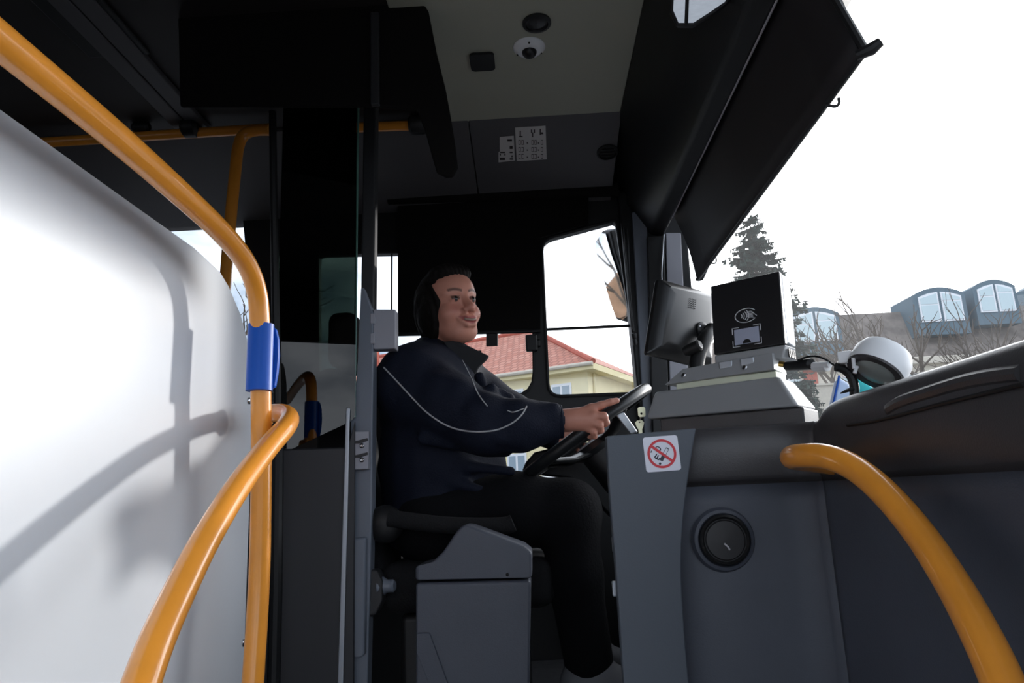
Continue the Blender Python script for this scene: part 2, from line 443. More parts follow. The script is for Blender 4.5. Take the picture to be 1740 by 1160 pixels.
# rear ceiling fittings
b = B(); xs = PZ(190, 60, CEIL).x
for a0, a1 in ((-.065, -.012), (-.006, .05)): b.bb((xs + a0, .5, CEIL - .018), (xs + a1, 2.2, CEIL + .001))
S(b.build('trim_8', 'cove_grey', bevel=.004), 'narrow ceiling joint strip')
b = B(); p0, p1 = PZ(195, -60, CEIL), PZ(245, 88, CEIL)
b.bb((p1.x - .16, 1.1, CEIL - .012), (p1.x + .02, p1.y, CEIL + .001))
tag(b.build('ceiling_hatch', 'black_plastic', bevel=.006), 'black ceiling hatch beside the joint strip above the orange rail', 'hatch')
b = B(); b.bb(P(185, 190, 2.28), P(315, 178, 2.30)); S(b.build('trim_9', 'red_trim'), 'thin dark red strip below the dark ceiling')

# ================================================================== WHITE PARTITION AND RAILS
XR = -.52
XPAN = -.62
TR = .019
pt = thing('partition', 'glossy white waist-high partition board behind the orange rails', 'partition', (-.63, .7, .02))
ztop = PX(120, 272, XPAN).z
yend = PX(430, 700, XPAN).y
# outline in (Y, Z)
edge = [PX(u, v, XPAN) for u, v in ((390, 487), (410, 535), (424, 590), (430, 650))]
outl = [(-.35, .05), (yend - .01, .05), (yend, .6), (yend, 1.0)] + [(p.y, p.z) for p in reversed(edge)] + [(PX(375, 462, XPAN).y, PX(375, 462, XPAN).z), (PX(330, 420, XPAN).y, PX(330, 420, XPAN).z), (PX(250, 363, XPAN).y, ztop + .002), (-.35, ztop)]
b = B(); b.plate(outl, [], .018, (XPAN, 0, 0), YA, ZA, side=-1); b.build('board', 'white_laminate', pt, bevel=.003)
for u, v in ((422, 681), (413, 1092)):
    c = PX(u, v, XPAN); b = B(); b.lathe([(.0075, -.002), (.0075, .002), (.006, .004), (.0025, .0048), (.0, .003)], c, (1, 0, 0), 16); b.build('screw', 'steel', pt)
# main rail: along the board then down as the pole
g = thing('grab_rail', 'thick orange rail over the white board bending down into a pole', 'rail', (XR, 1.45, 0))
pts = [PX(u, v, XR) for u, v in ((-190, -85), (0, 70), (200, 235), (330, 350), (385, 404), (418, 447), (435, 490), (441, 540), (443, 640), (444, 760), (443, 880), (440, 990), (433, 1110), (424, 1240))]
e = pts[-1]; pts += [Vector((XR, e.y - .02, .4)), Vector((XR, e.y - .02, 0.0))]
b = B(); b.tube(catmull(pts, 6), TR, 20); b.build('tube', 'orange', g)
cpn = B(); pa0, pa1 = PX(441, 550, XR), PX(443, 665, XR)
cpn.lathe([(.021, 0), (.0245, .0), (.025, .002), (.025, 1), (.021, 1)] and [(.0205, pa1.z), (.0245, pa1.z), (.0245, pa0.z), (.0205, pa0.z)], (pa0.x, (pa0.y + pa1.y) / 2, 0), (0, 0, 1), 24)
cl = cpn.build('sleeve', 'blue', g); cl['label'] = 'blue plastic sleeve clamped around the pole'
zs0, zs1 = pa1.z, pa0.z; yp = (pa0.y + pa1.y) / 2
b = B(); h = (zs1 - zs0)
prof = [(0, zs0 + .004), (.008, zs0 + .008), (.0125, zs0 + h * .3), (.014, zs0 + h * .55), (.012, zs0 + h * .8), (.007, zs1 - .006), (0, zs1 - .002)]
b.plate([(x, z) for x, z in prof], [], .012, (XR + .018, yp + .02, 0), XA, ZA); b.build('flange', 'blue', cl, bevel=.003)
# low curved handrail from pole towards the door
g2 = thing('handrail', 'orange curved handrail sweeping down in front of the white board', 'rail', (XR + .1, .9, .5))
hp = [P(444, 706, 1.445), P(462, 702, 1.43), P(480, 702, 1.40), P(491, 710, 1.35), P(484, 727, 1.28), P(455, 760, 1.19), P(408, 822, 1.07), P(352, 912, .95), P(300, 1015, .85), P(262, 1100, .78), P(228, 1200, .72), P(200, 1320, .67)]
b = B(); b.tube(catmull(hp, 6), TR, 20); b.build('tube', 'orange', g2)
b = B(); b.lathe([(.026, -.006), (.026, .002), (.021, .007)], hp[0] + Vector((.012, 0, 0)), (1, 0, 0), 20); b.build('weld', 'orange', g2)
# rails on the far side of the aisle
g3 = thing('grab_rail', 'far dim orange rail crossing below the dark cove, with bent pole', 'rail', P(400, 300, 2.3))
b = B(); b.tube([P(-400, 278, 2.16), P(90, 241, 2.16), P(460, 218, 2.16)], .017, 12); b.build('tube', 'orange', g3)
b = B(); b.tube(catmull([P(458, 221, 2.12), P(432, 222, 2.12), P(414, 230, 2.12), P(405, 250, 2.12), P(400, 290, 2.12), P(391, 380, 2.12), P(383, 480, 2.12), P(372, 640, 2.12), P(360, 800, 2.12), P(345, 1000, 2.12)], 5), .019, 14); b.build('pole', 'orange', g3)
for u, v, r in ((324, 216, .036), (240, 216, .018)):
    b = B(); c = P(u, v, 2.15); b.lathe([(r * .6, -.03), (r, -.02), (r, .02), (r * .6, .03)], c, (1, 0, 0), 20); b.build('bracket', 'black_plastic', g3)
g4 = thing('grab_rail', 'short dim orange rail stub ending in black socket beside the overhead panel', 'rail', P(670, 214, 2.34))
b = B(); b.tube([P(600, 217, 2.2), P(702, 213, 2.2)], .017, 12); b.build('tube', 'orange', g4)
b = B(); b.lathe([(.026, -.0), (.034, .01), (.034, .05), (.02, .07)], P(695, 212, 2.2), (1, 0, -.02), 18); b.build('socket', 'black_plastic', g4)
b = B(); b.lathe([(.016, -.012), (.02, -.006), (.02, .006), (.016, .012)], P(652, 194, 2.30), (0, -1, 0), 16); b.build('knob', 'black_plastic', g4)
# right-hand entry handle on the dashboard
g5 = thing('handrail', 'orange curved entry handrail fixed to the dashboard front', 'rail', P(1500, 900, 1.0))
hp = [P(1452, 795, 1.36), P(1395, 786, 1.33), P(1358, 781, 1.28), P(1345, 777, 1.22), P(1362, 774, 1.16), P(1405, 776, 1.10), P(1450, 794, 1.05), P(1500, 834, .99), P(1560, 903, .92), P(1618, 990, .84), P(1665, 1075, .77), P(1702, 1155, .72), P(1745, 1270, .66)]
b = B(); b.tube(catmull(hp, 6), TR, 20); b.build('tube', 'orange', g5)

# ================================================================== OVERHEAD PANEL (dark bulkhead above the cab door)
YB = 1.64
ov = thing('overhead_panel', 'black overhead bulkhead hanging from the ceiling beside the cream panel', 'panel', P(520, 100, YB))
def pb(u, v): p = P(u, v, YB); return (p.x, min(p.z, CEIL))
o1 = [pb(305, 180), pb(305, -20), pb(718, -40), pb(728, 18), pb(742, 90), pb(757, 150), pb(766, 200), pb(774, 250), pb(778, 284), pb(770, 299), pb(757, 300), pb(742, 293), pb(733, 262), pb(722, 222), pb(708, 186), pb(640, 180)]
b = B(); b.plate(o1, [], .012, (0, YB, 0), XA, ZA, side=-1); b.build('board', 'blind_black', ov, bevel=.012, seg=3)
b = B(); p0, p1 = P(632, 178, YB - .01), P(640, 20, YB - .01)
b.bb((p0.x - .004, YB - .012, p0.z), (p1.x + .006, YB + .002, min(p1.z, CEIL))); b.build('joint_strip', 'dark_plastic', ov, bevel=.003)

# ================================================================== CAB DOOR (open, glass over a panel, latch post)
dr = thing('cab_door', 'open cab door with dark tinted glass and grey latch post', 'door', (P(600, 900, 1.9).x, 1.7, 0))
D0, D1 = P(466, 760, 1.84), P(604, 760, 1.885)         # plan line of the leaf
du = (D1 - D0); du.z = 0; LN = du.length; du.normalize()
def dz(u, v, Y): return P(u, v, Y).z
zg1 = dz(560, 160, 1.86); zg0 = dz(600, 760, 1.88)
b = B(); b.plate(rpoly([(0, zg0 - .02), (LN, zg0 + .075), (LN, zg1), (0, zg1)], .02), [], .008, (D0.x, D0.y, 0), du, ZA); b.build('glass_pane', 'glass_tint', dr, smooth=0)
b = B(); q = D0 + du * LN; b.tube([Vector((q.x - .002, q.y - .004, zg0 + .08)), Vector((q.x + .006, q.y - .004, zg1))], .0035, 6); b.build('glass_edge', 'glass_edge', dr)
b = B(); b.plate([(-.03, .05), (LN - .012, .05), (LN - .012, zg0 + .07), (LN - .03, zg0 + .0), (-.03, zg0 - .0)], [], .022, (D0.x + .012, D0.y, 0), du, ZA); b.build('lower_panel', 'door_dark', dr, bevel=.004)
b = B(); b.tube([P(462, 1300, 1.82), P(469, 1000, 1.82), P(472, 755, 1.82)], .016, 10); b.tube([P(472, 757, 1.82), P(463, 190, 1.84)], .011, 8); b.build('hinge_bar', 'black_plastic', dr)
# edge strip at the latch side of the lower panel
b = B(); b.hexa([P(571, 1230, 1.845), P(582, 1230, 1.845), P(582, 1230, 1.89), P(571, 1230, 1.89), P(588, 692, 1.845), P(595, 692, 1.845), P(595, 692, 1.89), P(588, 692, 1.89)])
b.build('edge_strip', 'alu', dr, bevel=.003)
def post(poly, y0, y1, name, m, bev=.006):
    b = B(); pts = [P(u, v, y0) for u, v in poly]; b.prism(pts, (0, y1 - y0, 0)); return b.build(name, m, dr, bevel=bev, seg=3)
post([(613, 488), (618, 488), (634, 530), (634, 640), (631, 900), (622, 1250), (580, 1250), (592, 915), (596, 700), (606, 640)], 1.89, 1.94, 'post', 'post_grey')
post([(584, 916), (622, 912), (620, 1110), (616, 1116), (580, 1116)], 1.872, 1.90, 'post_cover', 'post_grey', .008)
post([(618, 120), (640, 120), (635, 560), (612, 560)], 1.915, 1.955, 'upper_post', 'dark_plastic')
lp = post([(601, 733), (627, 732), (626, 797), (600, 798)], 1.868, 1.892, 'latch_plate', 'lock_grey', .003)
for v in (757, 781):
    b = B(); c = P(615, v, 1.866); b.lathe([(.0065, .003), (.0065, -.001), (.0045, -.003), (.002, -.001)], c, (0, 1, 0), 14); b.build('screw', 'steel', lp)
    b = B(); b.prism([P(603, v - 4, 1.864), P(604, v - 8, 1.864), P(624, v - 13, 1.864), P(625, v - 9, 1.864), P(612, v - 4, 1.864)], (0, .006, 0)); b.build('slot', 'dark_plastic', lp)
post([(634, 525), (672, 525), (672, 592), (634, 593)], 1.895, 1.94, 'lock_box', 'lock_grey', .004)
for v in (541, 575): post([(629, v - 9), (637, v - 9), (637, v + 9), (629, v + 9)], 1.888, 1.93, 'hinge_knuckle', 'lock_grey', .003)
kb = post([(622, 968), (640, 968), (650, 988), (650, 1022), (638, 1045), (622, 1050)], 1.90, 1.95, 'handle_base', 'dark_plastic', .006)
b = B(); c = P(646, 996, 1.925); b.lathe([(.028, 0), (.022, .012), (.0165, .02), (.0165, .036), (.012, .04)], c, (1, -.15, .03), 20); b.build('knob', 'post_grey', kb)

# ================================================================== BLIND, CORD, EXTERIOR MIRROR
bl = thing('roller_blind', 'large black roller blind covering the upper side window', 'blind', P(800, 570, WY - .05))
YBL = WY - .04
b = B(); b.prism([P(676, 326, YBL), P(1000, 318, YBL), P(1000, 380, YBL), P(918, 404, YBL), P(918, 562, YBL), P(676, 568, YBL)], (0, .004, 0)); b.build('fabric', 'blind_black', bl)
b = B(); b.tube([P(676, 568, YBL), P(918, 562, YBL)], .008, 10); b.build('bottom_bar', 'black_plastic', bl)
b = B(); b.prism([P(826, 566, YBL - .01), P(846, 566, YBL - .01), P(846, 587, YBL - .01), P(826, 588, YBL - .01)], (0, .01, 0)); b.build('pull_tab', 'black_plastic', bl, bevel=.003)
b = B(); b.tube([P(660, 336, YBL - .02), P(1050, 322, YBL - .02)], .028, 14); b.build('roller', 'blind_black', bl)
cdn = thing('blind_cord', 'thin black pull cord with toggle hanging by the corner pillar', 'cord', P(1078, 560, 2.60))
b = B(); b.tube(catmull([P(1061, 388, 2.62), P(1064, 440, 2.62), P(1070, 500, 2.62), P(1076, 560, 2.62)], 5), .003, 6); b.tube(catmull([P(1067, 388, 2.61), P(1069, 450, 2.61), P(1072, 510, 2.61), P(1077, 562, 2.61)], 5), .0025, 6); b.build('cord', 'black_plastic', cdn)
b = B(); b.lathe([(.005, 0), (.009, .01), (.007, .025), (.010, .03), (.011, .045), (.004, .05)], P(1080, 587, 2.61), (-.05, 0, 1), 12); b.build('toggle', 'black_plastic', cdn)
em = thing('exterior_mirror', 'large outside rear-view mirror beyond the driver\'s side window', 'mirror', P(1060, 545, 3.05))
mo = [(1012, 412), (1022, 396), (1029, 397), (1038, 430), (1052, 470), (1067, 520), (1072, 533), (1058, 543), (1046, 538), (1036, 510), (1020, 455), (1011, 420)]
Ym = 3.05
mC = P(1040, 465, Ym)
def aim(c, target, away):     # mirror normal that sends the look from the aisle towards a target
    return ((Vector(target) - c).normalized() - (c - CAM).normalized()).normalized()
mN = aim(mC, (-45, 31, 8), 1)
def on_plane(u, v, c, n):
    d = ray(u, v); return CAM + d * ((c - CAM).dot(n) / d.dot(n))
def mpx(u, v, sc=1.0, o=0.0): return on_plane(1040 + (u - 1040) * sc, 465 + (v - 465) * sc, mC, mN) - mN * o
b = B(); b.prism([mpx(u, v) for u, v in mo], -mN * .005); b.build('mirror_glass', 'mirror', em)
hs = [(1008, 412), (1020, 393), (1034, 392), (1043, 430), (1056, 468), (1070, 518), (1075, 536), (1060, 547), (1044, 543), (1034, 512), (1017, 457)]
b = B(); b.grid([[mpx(u, v, 1.0, .008) for u, v in hs], [mpx(u, v, 1.04, .05) for u, v in hs], [mpx(u, v, .95, .11) for u, v in hs], [mpx(u, v, .6, .15) for u, v in hs]], closed=True)
b.add([mpx(u, v, 1.0, .008) for u, v in hs], [tuple(range(11))]); b.add([mpx(u, v, .6, .15) for u, v in hs], [tuple(range(10, -1, -1))])
b.build('housing', 'black_plastic', em, bevel=.008)
b = B(); b.tube(catmull([mpx(1040, 440, 1, .14), P(1100, 400, 3.02), P(1118, 350, 2.9), P(1120, 330, 2.72)], 5), .022, 10); b.build('arm', 'black_plastic', em)

# ================================================================== CEILING FITTINGS
def on_ceiling(u, v): return PZ(u, v, CEIL - .012)
c = on_ceiling(912, 38); t = thing('speaker', 'black round speaker in the cream ceiling, above the camera', 'speaker', c)
b = B(); b.lathe([(.040, 0), (.040, -.006), (.032, -.008), (.03, -.003)], c, (0, 0, 1), 28); b.build('ring', 'black_plastic', t)
b = B(); b.lathe([(.03, -.001), (.02, -.005), (.008, -.004), (.0, -.006)], c, (0, 0, 1), 24); b.build('cone', 'device_black', t)
c = on_ceiling(899, 80); t = thing('ceiling_camera', 'white ceiling camera with dark dome lens', 'camera', c)
b = B(); b.lathe([(.048, .002), (.047, -.004), (.036, -.014), (.030, -.016)], c, (0, 0, 1), 28); b.build('base', 'device_white', t)
b = B(); b.lathe([(.022, -.014), (.021, -.022), (.015, -.03), (.006, -.034), (.0, -.035)], c, (0, 0, 1), 20); b.build('lens', 'device_black', t)
for a in (25, 155, 270):
    b = B(); p = c + Vector((.038 * math.cos(math.radians(a)), .038 * math.sin(math.radians(a)), -.012)); b.ell(p, (.0035, .0035, .003), nu=8, nv=5); b.build('screw', 'black_plastic', t)
p0, p1 = on_ceiling(801, 118), on_ceiling(839, 87)
b = B(); b.plate(rrect(p0.x, min(p0.y, p1.y), p1.x, max(p0.y, p1.y), .014), [], .009, (0, 0, CEIL - .012), XA, YA, side=-1)
tag(b.build('cover_cap', 'black_plastic', bevel=.002), 'small black square cap on the cream ceiling panel', 'cap')
# cove surface frame (between the lower and upper lip of the sloping panel)
ca_, cb_ = Vector((0, 2.235, CEIL - .012)), Vector((0, WY - .02, 2.165))
cu = (cb_ - ca_).normalized(); cnrm = Vector((0, -cu.z, cu.y)); cnrm = -cnrm if cnrm.y > 0 else cnrm
def on_cove(u, v, off=0.0):
    d = ray(u, v); t = (ca_ - CAM).dot(cnrm) / d.dot(cnrm); return CAM + d * t + cnrm * off
c = on_cove(1032, 258); t = thing('air_vent', 'round black vent in the grey cove panel by the canopy', 'vent', c)
b = B(); b.lathe([(.040, -.002), (.040, .005), (.033, .008), (.031, .001)], c, cnrm, 28); b.build('ring', 'black_plastic', t)
for k in (-1, 0, 1):
    b = B(); b.box(c + cu * .016 * k + cnrm * .003, (.055 if k == 0 else .045, .003, .006)); b.build('slat', 'device_black', t)
def quad_on(fn, pts, off, th):
    bb_ = B(); q = [fn(u, v, off) for u, v in pts]; bb_.prism(q, cnrm * th); return bb_
o = quad_on(on_cove, [(875, 216), (927, 213), (929, 270), (878, 273)], .001, .0012).build('timetable_sheet', 'paper'); tag(o, 'larger printed white sheet with columns of figures on the cove panel', 'notice')
b = B()
def mark(pts, fn=on_cove, off=.0026):
    q = [fn(u, v, off) for u, v in pts]; b.prism(q, cnrm * .0004)
for x, y, w_, h_ in ((883, 221, 2, 10), (882, 230, 6, 2), (902, 219, 2, 6), (907, 219, 2, 6), (904, 224, 2, 8), (917, 218, 2, 10), (919, 224, 4, 3)): mark([(x, y), (x + w_, y), (x + w_, y + h_), (x, y + h_)])
for r, y in enumerate((237, 249, 261)):
    for x in (881, 886, 903, 908, 919):
        mark([(x, y), (x + 3.6, y), (x + 3.6, y + .8), (x, y + .8)]); mark([(x, y + 7), (x + 3.6, y + 7), (x + 3.6, y + 7.8), (x, y + 7.8)])
        if random.random() < .7: mark([(x + 3, y), (x + 3.7, y), (x + 3.7, y + 7.8), (x + 3, y + 7.8)])
        if random.random() < .6: mark([(x, y + 1), (x + .7, y + 1), (x + .7, y + 6), (x, y + 6)])
    mark([(895, y + 4), (897, y + 4), (897, y + 6), (895, y + 6)]); mark([(914, y + 4), (916, y + 4), (916, y + 6), (914, y + 6)])
b.build('print', 'ink', o)['kind'] = 'stuff'
o = quad_on(on_cove, [(849, 232), (873, 230), (875, 272), (847, 275), (847, 258), (849, 257)], .001, .0012).build('label_sheet', 'paper'); tag(o, 'smaller white label with black symbols left of the printed sheet', 'notice')
b = B()
for x, y, w_, h_ in ((862, 236, 8, 3), (866, 247, 5, 5), (850, 257, 8, 2), (849, 260, 2, 3), (857, 260, 2, 3), (849, 267, 9, 4), (866, 257, 5, 2), (866, 268, 6, 2.5), (869, 263, 2, 3)): mark([(x, y), (x + w_, y), (x + w_, y + h_), (x, y + h_)])
b.build('print', 'ink', o)['kind'] = 'stuff'

# ================================================================== SUN VISOR, INTERIOR MIRROR
vs = thing('sun_visor', 'long dark sun visor hanging below the canopy across the windscreen', 'visor', P(1300, 330, 1.8))
v1 = P(1187, 472, 2.5); v0 = Vector((cdd[0] + .012, 2.5, cdd[1] + .05))
far_t, far_b = v0, v1
nb = PX(1464, 92, v1.x); Yn = nb.y
near_b = Vector((v1.x, Yn, v1.z)); near_t = Vector((v0.x, Yn + .02, v0.z))
b = B(); rows = []
for k in range(9):
    s = k / 8; yy = far_t.y + (Yn - far_t.y) * s
    rows.append([Vector((v0.x + (v1.x - v0.x) * q + .012 * math.sin(PI * q), yy, v0.z + (v1.z - v0.z) * q)) for q in (0, .15, .35, .6, .85, 1)])
b.grid(rows); b.build('sheet', 'visor_black', vs, solid=.008, smooth=60)
b = B(); b.tube([v1 + Vector((0, .02, 0)), near_b], .007, 10); b.build('bottom_bar', 'black_plastic', vs)
b = B(); b.prism([P(1187, 436, 2.51), P(1210, 438, 2.51), P(1204, 456, 2.51), P(1196, 474, 2.51), P(1187, 476, 2.51)], (0, .02, 0)); b.build('end_cap', 'black_plastic', vs, bevel=.003)
for u, v, sc in ((1409, 178, 1), (1207, 446, .8)):
    p = PX(u, v, v1.x); b = B(); b.tube(catmull([p + Vector((-.008, 0, 0)), p + Vector((.012, 0, -.004)), p + Vector((.02, 0, .002)), p + Vector((.021, 0, .014))], 4), .0032 * sc, 6); b.build('hook', 'black_plastic', vs)
p = near_b; b = B(); b.tube([p + Vector((-.01, .0, .0)), p + Vector((.012, -.012, .004)), p + Vector((.026, -.02, .012))], [.009, .012, .009], 10); b.build('end_knob', 'black_plastic', vs)
b = B(); q = near_t; b.tube([near_t + Vector((.0, -.004, -.01)), near_b + Vector((.004, -.004, .01))], .008, 8); b.build('side_bar', 'black_plastic', vs)
im = thing('interior_mirror', 'inside mirror in dark frame at the top of the canopy', 'mirror', P(1190, 20, 1.36))
iC = P(1190, 10, 1.36); iN = (Vector((-.12, -.98, -.06)).normalized() - (iC - CAM).normalized()).normalized()
def mm(u, v, o=0): return on_plane(u, v, iC, iN) + iN * o
b = B(); b.prism([mm(u, v) for u, v in ((1143, -60), (1262, -60), (1238, 4), (1212, 24), (1178, 44), (1150, 44), (1138, 20))], -iN * .02); b.build('frame', 'black_plastic', im, bevel=.004)
b = B(); b.prism([mm(u, v, .001) for u, v in ((1147, -55), (1255, -55), (1232, 3), (1206, 21), (1178, 39), (1153, 39), (1144, 18))], -iN * .004); b.build('mirror_glass', 'mirror', im)
b = B(); b.tube([mm(1170, -60, .003), mm(1166, 42, .003)], .004, 8); b.build('divider', 'black_plastic', im)
b = B(); b.tube([mm(1200, -30, -.02), mm(1230, -60, -.10), mm(1250, -90, -.24)], .012, 8); b.build('bracket', 'black_plastic', im)

# ================================================================== DASHBOARD
XF = P(1395, 830, 1.42).x              # passenger-side face, runs along the bus width
YF = 1.47
dsh = thing('dashboard', 'dark dashboard with grey-blue front panel facing the aisle', 'dashboard', (.75, 1.2, 0))
zs = P(1560, 797, 1.0); zsplit = PX(1560, 799, XF).z
xl = P(1160, 830, YF).x
fr = [(xl - .06, YF + .03), (xl + .03, YF - .004), (P(1290, 830, YF).x, YF - .022), (XF - .04, YF - .035), (XF - .006, YF - .065), (XF + .004, YF - .12), (XF + .006, .9), (XF + .01, .3), (XF + .03, -.1)]
def lower_profile(z):   # slight bulge of the lower panel
    return .012 * math.sin(max(0, min(1, (z - .25) / .75)) * PI)
rows = []
fr_s = catmull([(x, y, 0) for x, y in fr], 6)
for z in (.02, .25, .45, .62, .78, .9, .97, zsplit - .008): rows.append([Vector((p.x - lower_profile(z) * .6, p.y - lower_profile(z), z)) for p in fr_s])
b = B(); b.grid(rows); b.build('front_panel', 'dash_blue', dsh, solid=-.006, smooth=50)
# upper dark cover, lofted along the same plan line
zlow = P(1300, 722, YF).z; zhi = PX(1600, 634, XF + .03).z + .006
rows = []
npl = len(fr_s)
prof_n = [(.014, -.3), (.0, 0), (-.008, .0), (-.012, .05), (-.016, .35), (-.016, .7), (-.010, .93), (.002, 1.0), (.03, 1.0), (.28, .95), (.5, .88)]
for j, (off, hz) in enumerate(prof_n):
    row = []
    for i, p in enumerate(fr_s):
        t_ = max(0, min(1, (1.385 - p.y) / .045)); t_ = t_ * t_ * (3 - 2 * t_)
        top = zlow + (zhi - zlow) * t_
        # outward normal of the plan line
        a, c_ = fr_s[max(i - 1, 0)], fr_s[min(i + 1, npl - 1)]
        tg = (c_ - a).normalized(); nn = Vector((tg.y, -tg.x, 0)); nn = nn if nn.dot(Vector((-1, -1, 0))) > 0 else -nn
        if off > .03: q = Vector((p.x + off * .95, p.y + off * (.55 if p.y > 1.2 else .0), 0))
        else: q = p - nn * off
        row.append(Vector((q.x, q.y, zsplit + (top - zsplit) * hz)))
    rows.append(row)
b = B(); b.grid(rows); b.build('upper_cover', 'dash_dark', dsh, smooth=60, sub=1)
# raised styling ridge on the cover
rp = [PX(u, v, XF - .0035) for u, v in ((1512, 697), (1535, 683), (1580, 668), (1640, 650), (1690, 640), (1740, 634))]
b = B(); b.tube(catmull(rp, 6), [.008] + [.011] * (len(catmull(rp, 6)) - 2) + [.011], 10); b.build('ridge', 'dash_dark', dsh)
b = B(); b.tube(catmull([PX(u, v, XF - .0135) for u, v in ((1440, 722), (1500, 712), (1600, 686), (1740, 652))], 5), .0028, 8); b.build('seam', 'black_plastic', dsh)
# round vent
c = P(1231, 917, YF - .035)
ax = (-.03, -1, 0)
b = B(); b.lathe([(.062, -.012), (.057, -.001), (.051, .001), (.047, -.004), (.044, -.012)], c, ax, 40); b.build('vent_recess', 'dash_blue', dsh)
b = B(); b.lathe([(.048, -.006), (.048, .010), (.044, .014), (.040, .008)], c, ax, 36); vr = b.build('vent', 'black_plastic', dsh); vr['label'] = 'round black air vent in the front panel'
b = B(); b.lathe([(.041, .006), (.036, .010), (.0, .011)], c, ax, 32); b.build('vent_flap', 'device_black', vr)
b = B(); b.tube([c + Vector((-.004, -.012, -.006)), c + Vector((.002, -.014, -.012)), c + Vector((.005, -.012, -.018))], .0018, 6); b.build('tab', 'stripe_grey', vr)
# vertical crease / joint of the lower panel at the corner
# body of the dash behind the faces (driver's side)
b = B(); b.prism([(xl - .05, YF + .06, .43), (xl + .12, YF + .06, .43), (1.1, 1.6, .43), (1.1, 2.45, .43), (.7, 2.62, .43), (.5, 2.6, .43), (.46, 1.75, .43)], (0, 0, .50)); b.build('body', 'black_plastic', dsh, bevel=.02)
# no-smoking corner panel
cp2 = thing('corner_panel', 'grey upright corner panel bearing a no smoking sticker', 'panel', P(1110, 1160, 1.43))
YC = 1.40
cl_ = catmull([(1183, 727, 0), (1176, 770, 0), (1167, 830, 0), (1160, 900, 0), (1158, 970, 0), (1162, 1050, 0), (1171, 1160, 0), (1190, 1330, 0)], 4)
pol = [(1030, 741), (1110, 734)] + [(p.x, p.y) for p in cl_] + [(1070, 1330), (1060, 1160), (1046, 960), (1036, 840)]
b = B(); b.prism([P(u, v, YC) for u, v in pol], (0, .03, 0)); b.build('board', 'panel_grey', cp2, bevel=.003)
for v in (925, 1000):
    b = B(); b.bb(P(1042, v + 14, YC + .035), P(1050, v - 14, YC + .05)); b.build('hinge', 'alu', cp2, bevel=.002)
# sticker
s0, sU, sV = P(1124.5, 770.5, YC - .0012), None, None
su = (P(1154, 768, YC) - P(1095, 772.5, YC)); sv = (P(1121.5, 741.5, YC) - P(1127.5, 799.5, YC))
su /= su.length; sv = (sv - su * sv.dot(su)).normalized()
hs_ = (P(1154, 768, YC) - P(1095, 772, YC)).length / 2
O = P(1124.5, 770.5, YC) 
b = B(); b.plate(rrect(-hs_, -hs_, hs_, hs_, hs_ * .16), [], .0008, O, su, sv, side=1); st = b.build('sticker', 'sticker_white', cp2, smooth=0); st['label'] = 'white no smoking sticker with red ring'
O3 = O + su.cross(sv) * .0009
R0, R1 = hs_ * .83, hs_ * .69
b = B(); b.plate(circ(0, 0, R0, 40), [circ(0, 0, R1, 40)], .0004, O3, su, sv)
a = math.radians(-40); ca1, sa1 = math.cos(a), math.sin(a); wv = hs_ * .075; lr = R1 + .001
b.plate([(ca1 * x - sa1 * y, sa1 * x + ca1 * y) for x, y in ((-lr, -wv), (lr, -wv), (lr, wv), (-lr, wv))], [], .0005, O3 + su.cross(sv) * .0002, su, sv)
b.build('ring', 'sticker_red', st, smooth=0)
b = B(); h1 = hs_
def rotp(pts, ang, ox, oy): c_, s_ = math.cos(ang), math.sin(ang); return [((c_ * x - s_ * y + ox) * h1, (s_ * x + c_ * y + oy) * h1) for x, y in pts]
ang = math.radians(56)
b.plate(rotp(rrect(-.42, -.10, .42, .10, .06), ang, .14, -.05), [rotp([(-.05, -.075), (.36, -.075), (.36, .075), (-.05, .075)], ang, .14, -.05)], .0004, O3, su, sv)
b.plate(circ(-.17 * h1, -.56 * h1, .07 * h1, 14), [], .0004, O3, su, sv)
for pl_ in ([(-.32, .36), (-.22, .42), (-.1, .36), (-.04, .26), (-.06, .18)], [(-.56, .22), (-.6, .14), (-.62, .1)], [(-.3, -.0), (-.36, -.1), (-.42, -.16), (-.38, -.24), (-.3, -.26)], [(-.2, -.08), (-.26, -.16), (-.3, -.24), (-.26, -.32), (-.18, -.3), (-.16, -.24)]):
    q = catmull([(x * h1, y * h1, 0) for x, y in pl_], 4); b.tube([O3 + su * p.x + sv * p.y for p in q], .0011, 5)
b.build('pictogram', 'sticker_black', st, smooth=0)

# ================================================================== TICKET MACHINE ON THE DASH
yaw = -36
RM = Rz(yaw); RMt = RM @ Rx(-4)
mU = RM @ XA; mV = RM @ YA
# base box: left/right ends of the front bottom edge
bl_, br_ = P(1097, 712, 1.66), P(1357, 690, 1.44)
mU = (br_ - bl_); mU.z = 0; mU.normalize(); mF = Vector((mU.y, -mU.x, 0)); mF = mF if mF.y < 0 else -mF   # mF: towards the viewer
WB = (Vector((br_.x, br_.y, 0)) - Vector((bl_.x, bl_.y, 0))).length
tilt = (br_.z - bl_.z) / WB
mU3 = (mU + ZA * tilt).normalized(); mZ = mF.cross(mU3); mZ = mZ if mZ.z > 0 else -mZ
O = bl_.copy()
def m3(x, y, z): return O + mU3 * x - mF * y + mZ * z     # x right, y away, z up
tm = thing('ticket_machine', 'grey sloping ticket machine base on top of the dashboard', 'ticket machine', m3(WB / 2, .1, 0))
hB_ = .066
b = B(); b.hexa([m3(0, 0, .0), m3(WB, 0, .0), m3(WB + .0, .12, .0), m3(-.002, .12, .0), m3(.010, .03, hB_), m3(WB - .045, .03, hB_ + .004), m3(WB - .043, .11, hB_), m3(.012, .11, hB_)])
b.build('lower_case', 'device_grey', tm, bevel=.008, seg=3)
